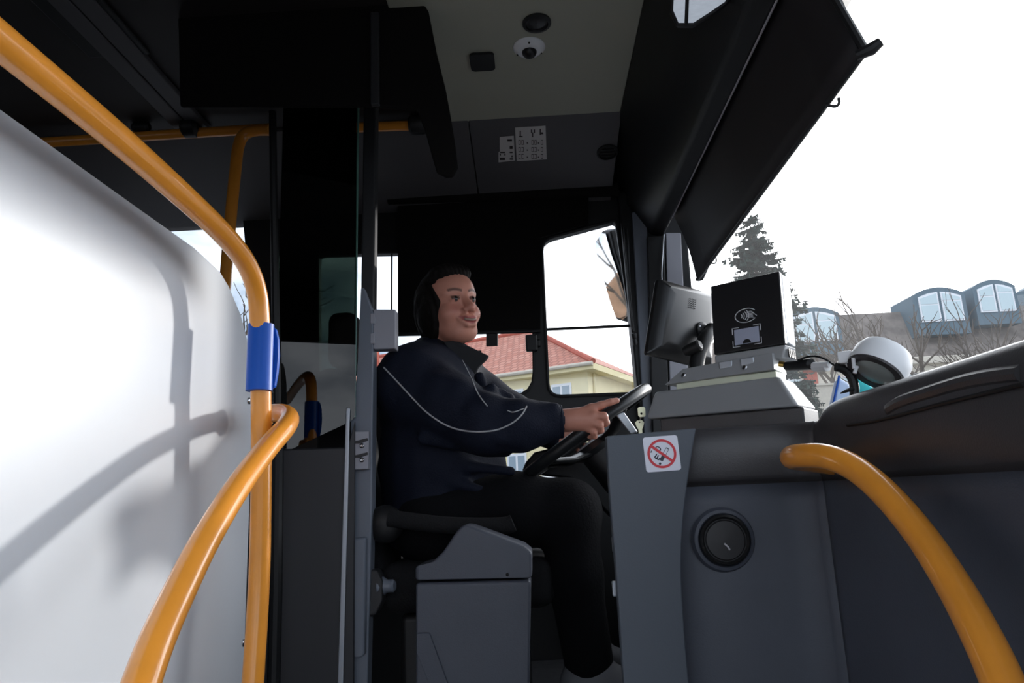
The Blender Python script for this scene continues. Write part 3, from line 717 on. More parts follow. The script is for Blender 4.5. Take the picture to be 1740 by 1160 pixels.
b = B(); b.hexa([m3(.03, .012, -.05), m3(WB + .005, .012, -.045), m3(WB + .0, .12, -.05), m3(.03, .12, -.05), m3(.03, .012, .0), m3(WB + .005, .012, .0), m3(WB + .0, .12, .0), m3(.03, .12, .0)])
b.build('foot', 'dash_dark', tm, bevel=.004)
b = B(); b.hexa([m3(x_, y_, z_) for z_ in (hB_ - .004, hB_ + .018) for x_, y_ in ((.06, .045), (WB - .055, .045), (WB - .055, .105), (.06, .105))])
st_ = b.build('cream_band', 'device_cream', tm, bevel=.003); st_['label'] = 'pale yellow band between the grey casings'
z0 = hB_ + .014
b = B(); b.hexa([m3(.035, .035, z0), m3(WB - .055, .035, z0 + .006), m3(WB - .055, .11, z0), m3(.035, .11, z0), m3(.080, .045, z0 + .034), m3(WB - .058, .045, z0 + .044), m3(WB - .058, .11, z0 + .044), m3(.080, .11, z0 + .034)])
tp = b.build('upper_bracket', 'device_grey', tm, bevel=.002)
for x in (.085, WB - .12):
    c = m3(x, .039, z0 + .018); b = B(); b.lathe([(.006, -.002), (.006, .001), (.004, .003), (.0, .003)], c, mF + Vector((0, 0, .4)), 12); b.build('screw', 'steel', tp)
# card reader
rd = thing('card_reader', 'black card reader with contactless symbol and white side', 'card reader', m3(WB * .6, .1, z0 + .04))
fl, frr = P(1213, 603, 1.60), P(1334, 584, 1.50)
rU = (frr - fl); rU.z = 0; WR = rU.length; rU.normalize(); rF = Vector((rU.y, -rU.x, 0)); rF = rF if rF.y < 0 else -rF
rt = (frr.z - fl.z) / WR
rU3 = (rU + ZA * rt).normalized(); lean = .10
rZ = rF.cross(rU3); rZ = rZ if rZ.z > 0 else -rZ
rZl = (rZ - rF * lean).normalized(); HR = (P(1210, 487, 1.615) - fl).length
def r3(x, y, z): return fl + rU3 * x - rF * y + rZl * z
b = B(); b.hexa([r3(0, 0, 0), r3(WR, 0, 0), r3(WR, .016, 0), r3(0, .016, 0), r3(0, 0, HR), r3(WR, 0, HR), r3(WR, .016, HR), r3(0, .016, HR)])
fp = b.build('front_plate', 'device_black', rd, bevel=.003)
b = B(); b.hexa([r3(.006, .016, .006), r3(WR - .0, .016, .006), r3(WR + .002, .062, .0), r3(.02, .062, .0), r3(.006, .016, HR - .004), r3(WR - .0, .016, HR - .002), r3(WR + .002, .062, HR * .94), r3(.02, .062, HR * .94)])
b.build('case', 'device_white', rd, bevel=.003)
b = B(); b.hexa([r3(.0, .004, -.03), r3(WR - .01, .004, -.03), r3(WR - .0, .062, -.03), r3(.0, .062, -.03), r3(.0, .002, -.001), r3(WR, .002, -.001), r3(WR + .002, .062, -.001), r3(.01, .062, -.001)])
rb = b.build('mount', 'device_grey', rd, bevel=.003)
for k in range(4):
    b = B(); c = r3(WR + .001, .018 + k * .011, -.018); b.box(c, (.003, .006, .018), Rz(yaw)); b.build('slot', 'black_plastic', rb)
for k, (x, m_) in enumerate(((.03, 'alu'), (.08, 'alu'))):
    b = B(); c = r3(x, .0, -.028); b.box(c, (.03, .02, .016), Rz(yaw)); b.build('bracket', m_, rb, bevel=.002)
# contactless emblem on the plate
def rp3(x, z, o=.0008): return r3(x, -o, z)
def stroke(pts, r, n=5):
    q = catmull([(x, z, 0) for x, z in pts], n); b.tube([rp3(p.x, p.y, .0003) for p in q], r, 5)
cx, cz = WR * .50, HR * .475
b = B()
a0, b0 = WR * .155, HR * .095
stroke([(cx + a0 * math.cos(t_), cz + b0 * math.sin(t_)) for t_ in [math.radians(35 + k * 290 / 16) for k in range(17)]], .0010, 3)
for k, rr in enumerate((.010, .016, .022, .028)):
    xx = cx - WR * .095
    stroke([(xx + rr * .62 * math.cos(t_) + k * .0015, cz + .0 + rr * .6 * math.sin(t_)) for t_ in (-.8, -.4, 0, .4, .8)], .0011, 3)
for pl_ in ([(.02, .16), (.12, .3), (.24, .28), (.36, .02), (.46, -.18)], [(.0, .1), (.1, -.02), (.2, .0), (.30, -.1)], [(.02, -.08), (.12, -.2), (.22, -.22), (.34, -.30)], [(.06, .2), (.2, .12), (.3, .1)], [(.1, -.12), (.2, -.1), (.28, -.18)]):
    stroke([(cx + x * a0 * 2.1, cz + z * b0 * 1.6) for x, z in pl_], .0009, 4)
b.build('emblem', 'print_white', fp)
# reading window with white corner brackets
wx0, wx1, wz0, wz1 = WR * .315, WR * .665, HR * .085, HR * .30
b = B(); b.hexa([rp3(wx0, wz0, .001), rp3(wx1, wz0, .001), rp3(wx1, wz0, -.002), rp3(wx0, wz0, -.002), rp3(wx0, wz1, .001), rp3(wx1, wz1, .001), rp3(wx1, wz1, -.002), rp3(wx0, wz1, -.002)])
wn_ = b.build('scan_window', 'device_glass', fp, bevel=.0008)
b = B(); c = rp3((wx0 + wx1) / 2, wz0 + .004, .0012)
pol = [(math.cos(k * PI / 12) * .0095, math.sin(k * PI / 12) * .0095) for k in range(13)]
b.prism([rp3((wx0 + wx1) / 2 + x, wz0 + .001 + z, .0014) for x, z in pol], mF * .0004); b.build('sensor', 'device_black', wn_)
b = B(); g_ = .004; ln = .016
for sx, sz in ((0, 0), (1, 0), (0, 1), (1, 1)):
    X_ = wx1 + g_ if sx else wx0 - g_; Z_ = wz1 + g_ if sz else wz0 - g_; dx = -ln if sx else ln; dz_ = -ln * .9 if sz else ln * .9
    b = B(); b.tube([rp3(X_ + dx, Z_, .0003), rp3(X_, Z_, .0003), rp3(X_, Z_ + dz_, .0003)], .0010, 5); b.build('corner_mark', 'print_white', fp)
# monitor seen from the back
mn = thing('driver_monitor', 'dark tablet-like monitor seen from its back, left of the reader', 'monitor', P(1150, 620, 1.75))
cor = [P(1117, 474, 1.70), P(1209, 500, 1.84), P(1206, 628, 1.80), P(1097, 602, 1.66)]
nrm = (cor[1] - cor[0]).cross(cor[3] - cor[0]).normalized()
nrm = nrm if nrm.y < 0 else -nrm
ctr = sum(cor, Vector()) / 4
def lay(s, o): return [ctr + (p - ctr) * s + nrm * o for p in cor]
rows = [lay(.97, -.012), lay(1.0, -.006), lay(1.0, .004), lay(.96, .010), lay(.80, .024), lay(.6, .03)]
b = B(); b.grid([[*r] for r in rows], closed=True); b.add(rows[0], [(0, 1, 2, 3)]); b.add(rows[-1], [(3, 2, 1, 0)])
mc = b.build('case', 'monitor_dark', mn, bevel=.006, seg=3)
b = B(); b.add(lay(.92, -.0125), [(0, 1, 2, 3)]); b.build('screen', 'device_black', mn, solid=.001)
b = B()
for i in range(4):
    for j in range(5):
        c = ctr + (cor[1] - ctr) * .0 + (cor[0] - cor[3]) * (.30 - .03 * j) + (cor[1] - cor[0]) * (.0 + .035 * i - .08) + nrm * .030; b.ell(c, (.0014,) * 3, nu=6, nv=4)
b.build('speaker_holes', 'black_plastic', mc)
for a_, c_ in ((.42, .42), (.42, -.40), (.0, .45)):
    c = ctr + (cor[0] - cor[3]) * a_ - (cor[1] - cor[0]) * c_ + nrm * .008; b = B(); b.ell(c, (.0035,) * 3, nu=8, nv=5); b.build('screw', 'black_plastic', mc)
bj = ctr + (cor[1] - cor[0]) * .2 - (cor[0] - cor[3]) * .1 + nrm * .03
b = B(); b.lathe([(.024, -.004), (.024, .006), (.017, .009), (.012, .016)], bj, nrm, 24); ml = b.build('mount_plate', 'black_plastic', mn)
for a_ in (30, 150, 270):
    u_, w_, _a = frame_of(nrm); c = bj + (u_ * math.cos(math.radians(a_)) + w_ * math.sin(math.radians(a_))) * .018 + nrm * .006; b = B(); b.ell(c, (.0035,) * 3, nu=8, nv=5); b.build('bolt', 'steel', ml)
b = B(); b.ell(bj + nrm * .028, (.016,) * 3); b.tube(catmull([bj + nrm * .03, P(1196, 580, 1.70), P(1186, 606, 1.69), P(1180, 650, 1.68)], 5), [.015] * 3 + [.018] * 13, 12); b.build('arm', 'black_plastic', mn)
b = B(); b.lathe([(.012, -.02), (.014, -.01), (.014, .02), (.01, .024)], P(1176, 592, 1.675), (.6, -.5, .2), 12); b.build('arm_knob', 'black_plastic', mn)

# cable, plugs
cb2 = thing('cable', 'black cable with plug running from the card reader to the white lamp', 'cable', P(1380, 620, 1.42))
b = B(); b.tube(catmull([P(1356, 612, 1.42), P(1372, 606, 1.40), P(1386, 605, 1.38), P(1402, 610, 1.36), P(1416, 619, 1.34), P(1428, 624, 1.32)], 6), .0022, 8); b.build('cord', 'black_plastic', cb2)
b = B(); b.tube([P(1338, 622, 1.47), P(1352, 621, 1.44), P(1378, 618, 1.40), P(1379, 618, 1.40)], [.010, .0105, .0115, .009], 12); b.build('plug', 'black_plastic', cb2)
b = B(); b.tube([P(1379, 620, 1.40), P(1410, 619, 1.35)], .006, 10); b.tube([P(1384, 624, 1.395), P(1406, 623, 1.36)], .009, 10); b.build('connector', 'device_white', cb2)
b = B(); b.tube([P(1324, 618, 1.48), P(1338, 620, 1.47)], .006, 10); b.build('coupling', 'gold', cb2)

# round white lamp on black arm
lm = thing('dashboard_lamp', 'round white lamp housing with grey lens on the dashboard top', 'lamp', P(1490, 670, 1.28))
c = P(1488, 630, 1.27); axv = Vector((-.617, -.144, -.77)).normalized()
u_, w_, _a = frame_of(axv)
RL = .051
b = B(); b.lathe([(RL * .55, -.052), (RL * .86, -.044), (RL * .98, -.03), (RL, -.008), (RL * .98, .002)], c, axv, 40); b.build('housing', 'device_white', lm)
b = B(); b.lathe([(RL * .97, .0), (RL * .95, .006), (RL * .70, .006), (RL * .68, .002)], c, axv, 40); b.build('bezel', 'dash_dark', lm)
b = B(); b.lathe([(RL * .70, .002), (RL * .6, .006), (RL * .3, .008), (0, .009)], c, axv, 32); b.build('lens', 'lens_grey', lm)
b = B(); b.ell(P(1537, 622, 1.29), (.007,) * 3); b.build('stud', 'device_white', lm)
b = B(); q = P(1437, 608, 1.30); b.box(q, (.024, .03, .022), Rz(-30)); b.build('bracket', 'device_white', lm, bevel=.002)
b = B(); b.tube([P(1450, 608, 1.265), P(1451, 626, 1.265)], .0035, 8); b.tube([P(1456, 622, 1.265), P(1452, 634, 1.265)], .0035, 8); b.build('clip', 'device_white', lm)
b = B(); b.tube(catmull([P(1420, 623, 1.31), P(1432, 626, 1.31), P(1444, 636, 1.31), P(1451, 652, 1.31), P(1452, 672, 1.31), P(1450, 700, 1.31)], 5), .0085, 10); b.tube([P(1450, 660, 1.30), P(1438, 664, 1.30), P(1428, 668, 1.30)], [.004, .003, .001], 8); b.build('arm', 'black_plastic', lm)
cy = B(); cy.add([P(1454, 640, 1.34), P(1492, 664, 1.34), P(1495, 700, 1.34), P(1452, 700, 1.34)] + [P(1454, 640, 1.36), P(1492, 664, 1.36), P(1495, 700, 1.36), P(1452, 700, 1.36)], [(0, 1, 2, 3), (7, 6, 5, 4), (0, 1, 5, 4), (1, 2, 6, 5), (2, 3, 7, 6), (3, 0, 4, 7)])
tag(cy.build('plastic_folder', 'cyan', bevel=.003), 'bright cyan folder standing on the dashboard below the lamp', 'folder')
b = B(); b.prism([P(1427, 640, 1.45), P(1445, 650, 1.45), P(1452, 715, 1.45), P(1411, 715, 1.45)], (.0, .03, 0)); o = b.build('plastic_bag', 'pale_blue', bevel=.008, seg=3); tag(o, 'pale blue and white bag behind the black lamp arm', 'bag')
b = B(); b.tube([P(1426, 638, 1.445), P(1411, 708, 1.445)], .0022, 6); b.build('blue_edge', 'blue', o)
b = B(); c = P(1575, 648, 1.12); b.lathe([(.034, -.02), (.033, .0), (.028, .008), (.016, .014), (0, .016)], c, ZA, 24); tag(b.build('sensor_dome', 'black_plastic'), 'small black dome on the dashboard top right of the lamp', 'sensor')

# ================================================================== STEERING WHEEL
WC = P(994, 737, 2.13); tl = math.radians(33)
we = Vector((math.cos(tl), 0, math.sin(tl))); wn2 = Vector((-math.sin(tl), 0, math.cos(tl)))
RWH = .225
def rim(a): return WC + (YA * math.sin(a) + we * math.cos(a)) * RWH
sw = thing('steering_wheel', 'dark steering wheel held by the driver', 'steering wheel', WC)
b = B(); b.tube([rim(2 * PI * k / 64) for k in range(64)], .017, 14, closed=True); b.build('rim', 'wheel', sw)
b = B(); b.lathe([(.05, -.05), (.075, -.03), (.07, -.012), (.03, -.006), (0, -.005)], WC - wn2 * .02, wn2, 28); b.build('hub', 'wheel', sw)
for a_ in (-60, 60, 180 - 50, 180 + 50):
    a = math.radians(a_); q = WC - wn2 * .05
    b = B(); d_ = (rim(a) - WC).normalized(); b.tube([q + d_ * .05, q + d_ * .13 + wn2 * .01, WC + d_ * .205 - wn2 * .012, rim(a)], [.022, .019, .016, .012], 10, flat=.5); b.build('spoke', 'wheel', sw)
b = B(); b.tube([WC - wn2 * .06, WC - wn2 * .30 + we * .02, WC - wn2 * .42 + we * .05], [.055, .065, .09], 16); b.build('column', 'black_plastic', sw)
b = B(); b.hexa([P(1042, 700, 1.95), P(1056, 694, 1.95), P(1056, 694, 1.99), P(1042, 700, 1.99), P(1072, 738, 1.95), P(1084, 734, 1.95), P(1084, 734, 1.99), P(1072, 738, 1.99)]); b.build('column_cover', 'alu', sw, bevel=.004)
b = B(); b.prism([P(u, v, 2.36) for u, v in ((886, 802), (893, 785), (908, 768), (960, 755), (1060, 745), (1060, 900), (1010, 850), (988, 834), (966, 812), (930, 808))], (0, .08, 0)); b.build('column_shroud', 'black_plastic', sw, bevel=.01)
ky = thing('ignition_key', 'pale brass keys hanging in the ignition beside the steering wheel', 'key', P(1089, 715, 1.72))
Yk = 1.72
b = B(); b.plate(rrect(-.009, -.012, .009, .012, .005), [circ(-.001, -.004, .003, 10)], .004, P(1090, 700, Yk), XA, ZA); b.build('key_bow', 'brass', ky)
b = B(); b.tube([P(1089, 708, Yk - .002), P(1088, 714, Yk - .002)], .002, 6); b.build('key_ring', 'steel', ky)
b = B(); b.plate([(-.011, .006), (-.006, .011), (.006, .011), (.011, .006), (.008, -.004), (.0045, -.010), (.004, -.034), (0, -.038), (-.004, -.034), (-.0045, -.010), (-.008, -.004)], [circ(0, .007, .002, 8)], .003, P(1087, 722, Yk), XA, ZA); b.build('key_blade', 'brass', ky)

# ================================================================== DRIVER SEAT AND SIDE BOX
ds = thing('driver_chair', 'black fabric driving seat behind and below the driver', 'chair', (P(740, 950, 2.15).x, 2.15, CABZ))
sz0 = P(760, 946, 2.15)
xS = P(650, 900, 2.15).x
b = B(); b.bb((xS + .02, 1.96, sz0.z - .13), (xS + .50, 2.40, sz0.z)); b.build('cushion', 'seat_fabric', ds, bevel=.045, seg=4)
b = B(); q = Vector((xS - .04, 1.99, sz0.z - .05)); b.prism([q, q + Vector((.09, 0, 0)), q + Vector((.00, 0, .33)), q + Vector((-.04, 0, .60)), q + Vector((-.12, 0, .61)), q + Vector((-.12, 0, .3))], (0, .36, 0)); b.build('backrest', 'seat_fabric', ds, bevel=.035, seg=4)
b = B(); q = Vector((xS - .15, 2.06, sz0.z + .57)); b.bb(q, q + Vector((.09, .22, .17))); b.build('headrest', 'seat_fabric', ds, bevel=.03, seg=4)
b = B(); b.bb((xS + .08, 1.98, CABZ), (xS + .42, 2.32, sz0.z - .13)); b.build('pedestal', 'black_plastic', ds, bevel=.02)
b = B(); b.tube(catmull([P(660, 880, 1.9), P(760, 892, 1.9), P(850, 893, 1.9), P(872, 888, 1.9)], 4), .022, 12); b.build('armrest', 'seat_fabric', ds)
b = B(); b.ell(P(655, 890, 1.93), (.05, .03, .05)); b.build('adjuster_knob', 'black_plastic', ds)
sb = thing('side_box', 'grey box with sloped lid standing beside the driving seat', 'box', P(805, 1200, 1.75))
YS = 1.74
b = B(); b.prism([P(706, 990, YS), P(902, 985, YS), P(898, 1280, YS), P(706, 1280, YS)], (0, .12, 0)); b.build('body', 'dash_blue', sb, bevel=.008, seg=3)
b = B(); b.prism([P(705, 986, YS - .004), P(705, 962, YS - .004), P(733, 955, YS - .004), P(752, 938, YS - .004), P(776, 902, YS - .004), P(787, 891, YS - .004), P(800, 893, YS - .004), P(890, 926, YS - .004), P(904, 937, YS - .004), P(904, 982, YS - .004)], (0, .13, 0)); ld = b.build('lid', 'dash_blue', sb, bevel=.008, seg=3)
b = B(); b.ell(P(862, 976, YS - .005), (.004, .004, .004), nu=10, nv=6); b.build('screw', 'black_plastic', ld)
b = B(); b.prism([P(708, 1075, YS - .006), P(730, 1075, YS - .006), P(790, 1240, YS - .006), P(760, 1240, YS - .006), P(708, 1110, YS - .006)], (0, .01, 0)); b.build('rib', 'dash_blue', sb, bevel=.004)

# ================================================================== DRIVER  (signed-distance body, surface nets)
class Field:
    def __init__(s, lo, hi, h):
        s.lo = np.array(lo, float); s.h = h; s.n = np.ceil((np.array(hi) - s.lo) / h).astype(int) + 1
        s.d = np.full(s.n, .08, np.float32)
    def region(s, lo, hi):
        a = np.clip(np.floor((np.array(lo) - s.lo) / s.h).astype(int), 0, s.n); b_ = np.clip(np.ceil((np.array(hi) - s.lo) / s.h).astype(int) + 1, 0, s.n)
        if (b_ <= a).any(): return None
        ax = [(s.lo[i] + s.h * np.arange(a[i], b_[i])).astype(np.float32) for i in range(3)]
        return tuple(slice(a[i], b_[i]) for i in range(3)), np.stack(np.meshgrid(*ax, indexing='ij'), -1)
    def comb(s, sl, e, k, op):
        d = s.d[sl]
        if op < 0: d, e = -d, e
        if k > 0:
            h = np.maximum(k - np.abs(d - e), 0) / k; r = np.minimum(d, e) - h * h * k * .25
        else: r = np.minimum(d, e)
        s.d[sl] = -r if op < 0 else r
    def cone(s, a, b_, r1, r2, k=.02, op=1):
        a, b_ = np.array(a), np.array(b_); m = max(r1, r2) + k + .012
        g = s.region(np.minimum(a, b_) - m, np.maximum(a, b_) + m)
        if g is None: return
        sl, p = g; ba = b_ - a; t = np.clip(((p - a) @ ba) / max(ba @ ba, 1e-9), 0, 1)
        e = np.linalg.norm(p - a - t[..., None] * ba, axis=-1) - (r1 + (r2 - r1) * t)
        s.comb(sl, e.astype(np.float32), k, op)
    def path(s, pts, rs, k=.02, op=1):
        for i in range(len(pts) - 1): s.cone(pts[i], pts[i + 1], rs[i], rs[i + 1], k if i == 0 else min(k, .5 * min(rs[i], rs[i + 1])), op)
    def ell(s, c, r, k=.02, R=None, op=1):
        c = np.array(c); r = np.array(r); m = r.max() + k + .012
        g = s.region(c - m, c + m)
        if g is None: return
        sl, p = g; q = p - c
        if R is not None: q = q @ np.array(R)      # columns of R are the ellipsoid axes
        k0 = np.linalg.norm(q / r, axis=-1); k1 = np.linalg.norm(q / (r * r), axis=-1) + 1e-9
        s.comb(sl, (k0 * (k0 - 1) / k1).astype(np.float32), k, op)
    def mesh(s):
        d = s.d; neg = d < 0
        c = [neg[i:neg.shape[0] - 1 + i, j:neg.shape[1] - 1 + j, k:neg.shape[2] - 1 + k] for i in (0, 1) for j in (0, 1) for k in (0, 1)]
        al = c[0].copy(); an = c[0].copy()
        for q in c[1:]: al &= q; an |= q
        act = an & ~al; idx = np.argwhere(act); num = np.full(act.shape, -1, np.int64); num[act] = np.arange(len(idx))
        pos = np.zeros((len(idx), 3)); cnt = np.zeros(len(idx))
        cor = [(i, j, k) for i in (0, 1) for j in (0, 1) for k in (0, 1)]
        vals = {q: d[idx[:, 0] + q[0], idx[:, 1] + q[1], idx[:, 2] + q[2]] for q in cor}
        for q in cor:
            for ax in range(3):
                if q[ax] == 0:
                    q2 = tuple(v + (1 if i == ax else 0) for i, v in enumerate(q)); a, b_ = vals[q], vals[q2]
                    m = (a < 0) != (b_ < 0); t = a[m] / (a[m] - b_[m])
                    add = np.tile(np.array(q, float), (m.sum(), 1)); add[:, ax] += t
                    pos[m] += add; cnt[m] += 1
        pos = (pos / cnt[:, None] + idx) * s.h + s.lo
        faces = []
        for ax in range(3):
            sl0 = [slice(None)] * 3; sl1 = [slice(None)] * 3; sl0[ax] = slice(0, -1); sl1[ax] = slice(1, None)
            ch = neg[tuple(sl0)] != neg[tuple(sl1)]
            e = np.argwhere(ch); o1, o2 = [i for i in range(3) if i != ax]
            ok = (e[:, o1] > 0) & (e[:, o2] > 0) & (e[:, o1] < act.shape[o1]) & (e[:, o2] < act.shape[o2]); e = e[ok]
            sg = neg[tuple(e.T)]
            def off(a_, b_):
                f = e.copy(); f[:, o1] -= a_; f[:, o2] -= b_; return num[tuple(f.T)]
            q = np.stack([off(1, 1), off(0, 1), off(0, 0), off(1, 0)], -1)
            flip = sg if ax != 1 else ~sg
            q[~flip] = q[~flip][:, ::-1]; faces.append(q)
        return pos, np.concatenate(faces)
def np_mesh(name, pos, faces, m, parent, col=None, o0=None):
    o0 = ORIG[parent.name] if parent is not None else o0
    me = bpy.data.meshes.new(name); pos = pos - np.array(o0)
    me.vertices.add(len(pos)); me.vertices.foreach_set('co', pos.astype(np.float32).ravel())
    me.loops.add(faces.size); me.loops.foreach_set('vertex_index', faces.astype(np.int32).ravel())
    me.polygons.add(len(faces)); me.polygons.foreach_set('loop_start', np.arange(0, faces.size, 4, dtype=np.int32))
    me.update(calc_edges=True); me.validate()
    me.shade_smooth(); me.materials.append(MT[m])
    if col is not None:
        a = me.color_attributes.new('Col', 'FLOAT_COLOR', 'POINT'); cc_ = np.ones((len(pos), 4), np.float32); cc_[:, :3] = col; a.data.foreach_set('color', cc_.ravel())
    o = bpy.data.objects.new(name, me); COL.objects.link(o)
    if parent is not None: o.parent = parent
    else: o.location = o0
    ORIG[o.name] = Vector(o0); return o

# joints
HC = P(763, 521, 2.12)                                     # between the eyes' level, centre of the head
HYAW, HPITCH, HROLL = -50, -4, 6
HM = Rz(HYAW) @ Ry(HPITCH) @ Rx(HROLL)                     # head frame: x face forward, y her left, z up
def hd(x, y, z): return np.array(HC + HM @ Vector((x, y, z)))
HR_ = np.array(HM)
nb_ = P(745, 610, 2.17); ch_ = P(742, 690, 2.17); be_ = P(757, 800, 2.17); pv_ = P(745, 872, 2.17)
shR, elR, wrR = P(700, 652, 1.99), P(826, 722, 1.90), P(962, 714, 1.905)
shL, elL, wrL = P(772, 640, 2.37), P(868, 705, 2.44), rim(math.radians(100)) + Vector((-.04, .0, .03))
hpR, knR, anR = P(742, 880, 2.07), P(968, 868, 2.03), P(1000, 1120, 2.04)
hpL, knL, anL = P(742, 872, 2.27), P(965, 860, 2.31), P(1000, 1090, 2.31)
person = None
H = .003
lo = np.array([P(620, 900, 2.1).x, 1.74, CABZ]); hi = np.array([P(1085, 700, 2.1).x, 2.56, HC.z + .16])
fb = Field(lo, hi, H)
# trunk and limbs (mostly under the clothes)
fb.cone(ch_, nb_, .10, .06, .05); fb.cone(be_, ch_, .14, .13, .05); fb.cone(pv_, be_, .14, .14, .05)
fb.cone(ch_ + (shR - ch_) * .2, shR, .08, .06, .04); fb.cone(ch_ + (shL - ch_) * .2, shL, .08, .06, .04)
fb.path([shR, elR, wrR], [.052, .042, .027], .03); fb.path([shL, elL, wrL], [.052, .042, .027], .03)
fb.path([hpR, knR, anR], [.082, .058, .042], .04); fb.path([hpL, knL, anL], [.082, .058, .042], .04)
for an in (anR, anL): fb.path([an, an + Vector((.01, 0, -.05)), an + Vector((.13, -.01, -.072))], [.038, .032, .018], .02)
# right hand on the rim
Yh = 1.895
def hp_(u, v, dy=0): return P(u, v, Yh + dy)
mcp = [hp_(1004, 694, -.004), hp_(1009, 706, -.014), hp_(1006, 717, -.012), hp_(1000, 727, -.002)]
for q, r in zip(mcp, (.0125, .0135, .013, .0115)): fb.cone(wrR, q, .021, r, .016)
fb.cone(wrR + (mcp[1] - wrR) * .35, mcp[2] + Vector((0, .012, 0)), .020, .012, .02)
fb.path([mcp[0], hp_(1021, 688, -.006), hp_(1037, 683, -.002), hp_(1048, 680.5, .004)], [.0115, .0100, .0092, .0080], .008)
fb.path([mcp[1], hp_(1026, 707, -.020), hp_(1030, 718, -.004), hp_(1022, 724, .014)], [.0125, .0108, .0095, .0080], .006)
fb.path([mcp[2], hp_(1019, 722, -.018), hp_(1021, 731, -.002), hp_(1012, 734, .016)], [.0118, .0100, .0090, .0076], .005)
fb.path([mcp[3], hp_(1009, 734, -.010), hp_(1010, 741, .002), hp_(1002, 742, .014)], [.0105, .0088, .0080, .0068], .005)
fb.path([wrR + (mcp[0] - wrR) * .3 + Vector((0, .015, .0)), hp_(1000, 697, .034), hp_(1018, 694, .05), hp_(1032, 690, .052)], [.017, .0125, .0105, .0085], .014)
# left hand round the far rim
g0 = rim(math.radians(88)); hv = (g0 - wrL).normalized()
for k in range(4):
    a = math.radians(76 + k * 7); q = rim(a) + wn2 * .026 - we * .02 + YA * .004; q2 = rim(a) + wn2 * .018 + YA * .026; q3 = rim(a) - wn2 * .012 + YA * .028; q4 = rim(a) - wn2 * .026 + YA * .006
    fb.cone(wrL, q, .02, .011, .014); fb.path([q, q2, q3, q4], [.0105, .0095, .009, .0078], .005)
fb.path([wrL, rim(math.radians(72)) - YA * .02 + wn2 * .02, rim(math.radians(64)) - YA * .022 + wn2 * .008], [.016, .012, .009], .012)
# head
E = lambda c, r, k=.02, op=1: fb.ell(hd(*c), r, k, HR_, op)
Cn = lambda a, b_, r1, r2, k=.015, op=1: fb.cone(hd(*a), hd(*b_), r1, r2, k, op)
fb.cone(hd(-.025, 0, -.055), np.array(nb_), .056, .064, .03)
E((-.018, 0, .034), (.097, .077, .086)); E((.022, 0, -.033), (.066, .062, .077), .03); E((.034, 0, .04), (.060, .064, .052), .03)
E((.058, 0, -.092), (.028, .029, .020), .03)
for s in (1, -1):
    Cn((.054, .018 * s, -.093), (-.010, .052 * s, -.055), .019, .021, .025)
    E((.050, .038 * s, -.040), (.034, .031, .029), .02)
    E((-.012, .078 * s, -.012), (.019, .009, .030), .008)
    Cn((.080, .014 * s, .019), (.064, .048 * s, .020), .010, .009, .014)
E((.035, 0, -.100), (.035, .045, .020), .03)       # soft under-chin
for s in (1, -1): E((.100, .031 * s, .000), (.018, .018, .0105), .012, -1)
Cn((.081, 0, .012), (.108, 0, -.034), .0085, .0135, .012); E((.108, 0, -.037), (.0145, .0135, .012), .006)
for s in (1, -1):
    E((.097, .0145 * s, -.042), (.012, .0088, .009), .006)
    E((.0745, .031 * s, -.001), (.0155, .0165, .0125), .006)
    E((.104, .007 * s, -.050), (.005, .004, .004), .003, -1)
    Cn((.098, .021 * s, -.044), (.083, .037 * s, -.068), .0028, .0026, .006, -1)
E((.086, 0, -.071), (.019, .030, .018), .015)
Cn((.0965, -.012, -.0635), (.0965, .012, -.0635), .0065, .0065, .005); Cn((.096, .012, -.0635), (.082, .031, -.060), .0062, .004, .005); Cn((.096, -.012, -.0635), (.082, -.031, -.060), .0062, .004, .005)
Cn((.0945, -.012, -.0845), (.0945, .012, -.0845), .0075, .0075, .006); Cn((.094, .012, -.0845), (.082, .030, -.064), .007, .004, .006); Cn((.094, -.012, -.0845), (.082, -.030, -.064), .007, .004, .006)
for s in (1, -1): Cn((.104, 0, -.0735), (.101, .016 * s, -.0715), .0048, .0042, .003, -1); Cn((.101, .016 * s, -.0715), (.086, .033 * s, -.0605), .0042, .0022, .003, -1)
for s in (1, -1):                                  # narrow smiling eye slits
    Cn((.094, .021 * s, -.002), (.0945, .031 * s, .0008), .0018, .0026, .002, -1); Cn((.0945, .031 * s, .0008), (.088, .042 * s, -.002), .0026, .0016, .002, -1)
pos, fc = fb.mesh()
loc = (pos - np.array(HC)) @ HR_                   # head-local coordinates
x_, y_, z_ = loc.T
skin = np.array([.66, .29, .205]); col = np.tile(skin, (len(pos), 1))
def blend(mask, c, a): 
    global col
    m = np.clip(mask, 0, 1)[:, None] * a; col = col * (1 - m) + np.array(c) * m
head = (np.abs(x_) < .14) & (np.abs(y_) < .1) & (np.abs(z_) < .14)
ay = np.abs(y_)
blend(head * np.exp(-((ay - .040) / .018) ** 2 - ((z_ + .034) / .02) ** 2) * (x_ > .03), (.55, .17, .13), .55)     # rosy cheeks
blend(head * np.exp(-(y_ / .014) ** 2 - ((z_ + .036) / .013) ** 2) * (x_ > .095), (.52, .17, .13), .5)
lipz = -.0735 + .0135 * (ay / .03) ** 2
blend(head * (x_ > .078) * (ay < .032) * np.clip((.0135 * (1 - (ay / .036) ** 2) - np.abs(z_ - lipz)) / .003, 0, 1), (.40, .085, .085), .85)
browz = .0215 + .006 * np.sin(np.clip((ay - .014) / .036, 0, 1) * PI * .75)
blend(head * (x_ > .05) * (ay > .012) * (ay < .052) * np.clip((.0055 - np.abs(z_ - browz)) / .003, 0, 1), (.07, .03, .02), .85)
blend(head * (x_ > .074) * (np.abs(ay - .031) < .014) * np.clip((.0075 - np.abs(z_ - .0015)) / .003, 0, 1), (.05, .022, .015), .85)
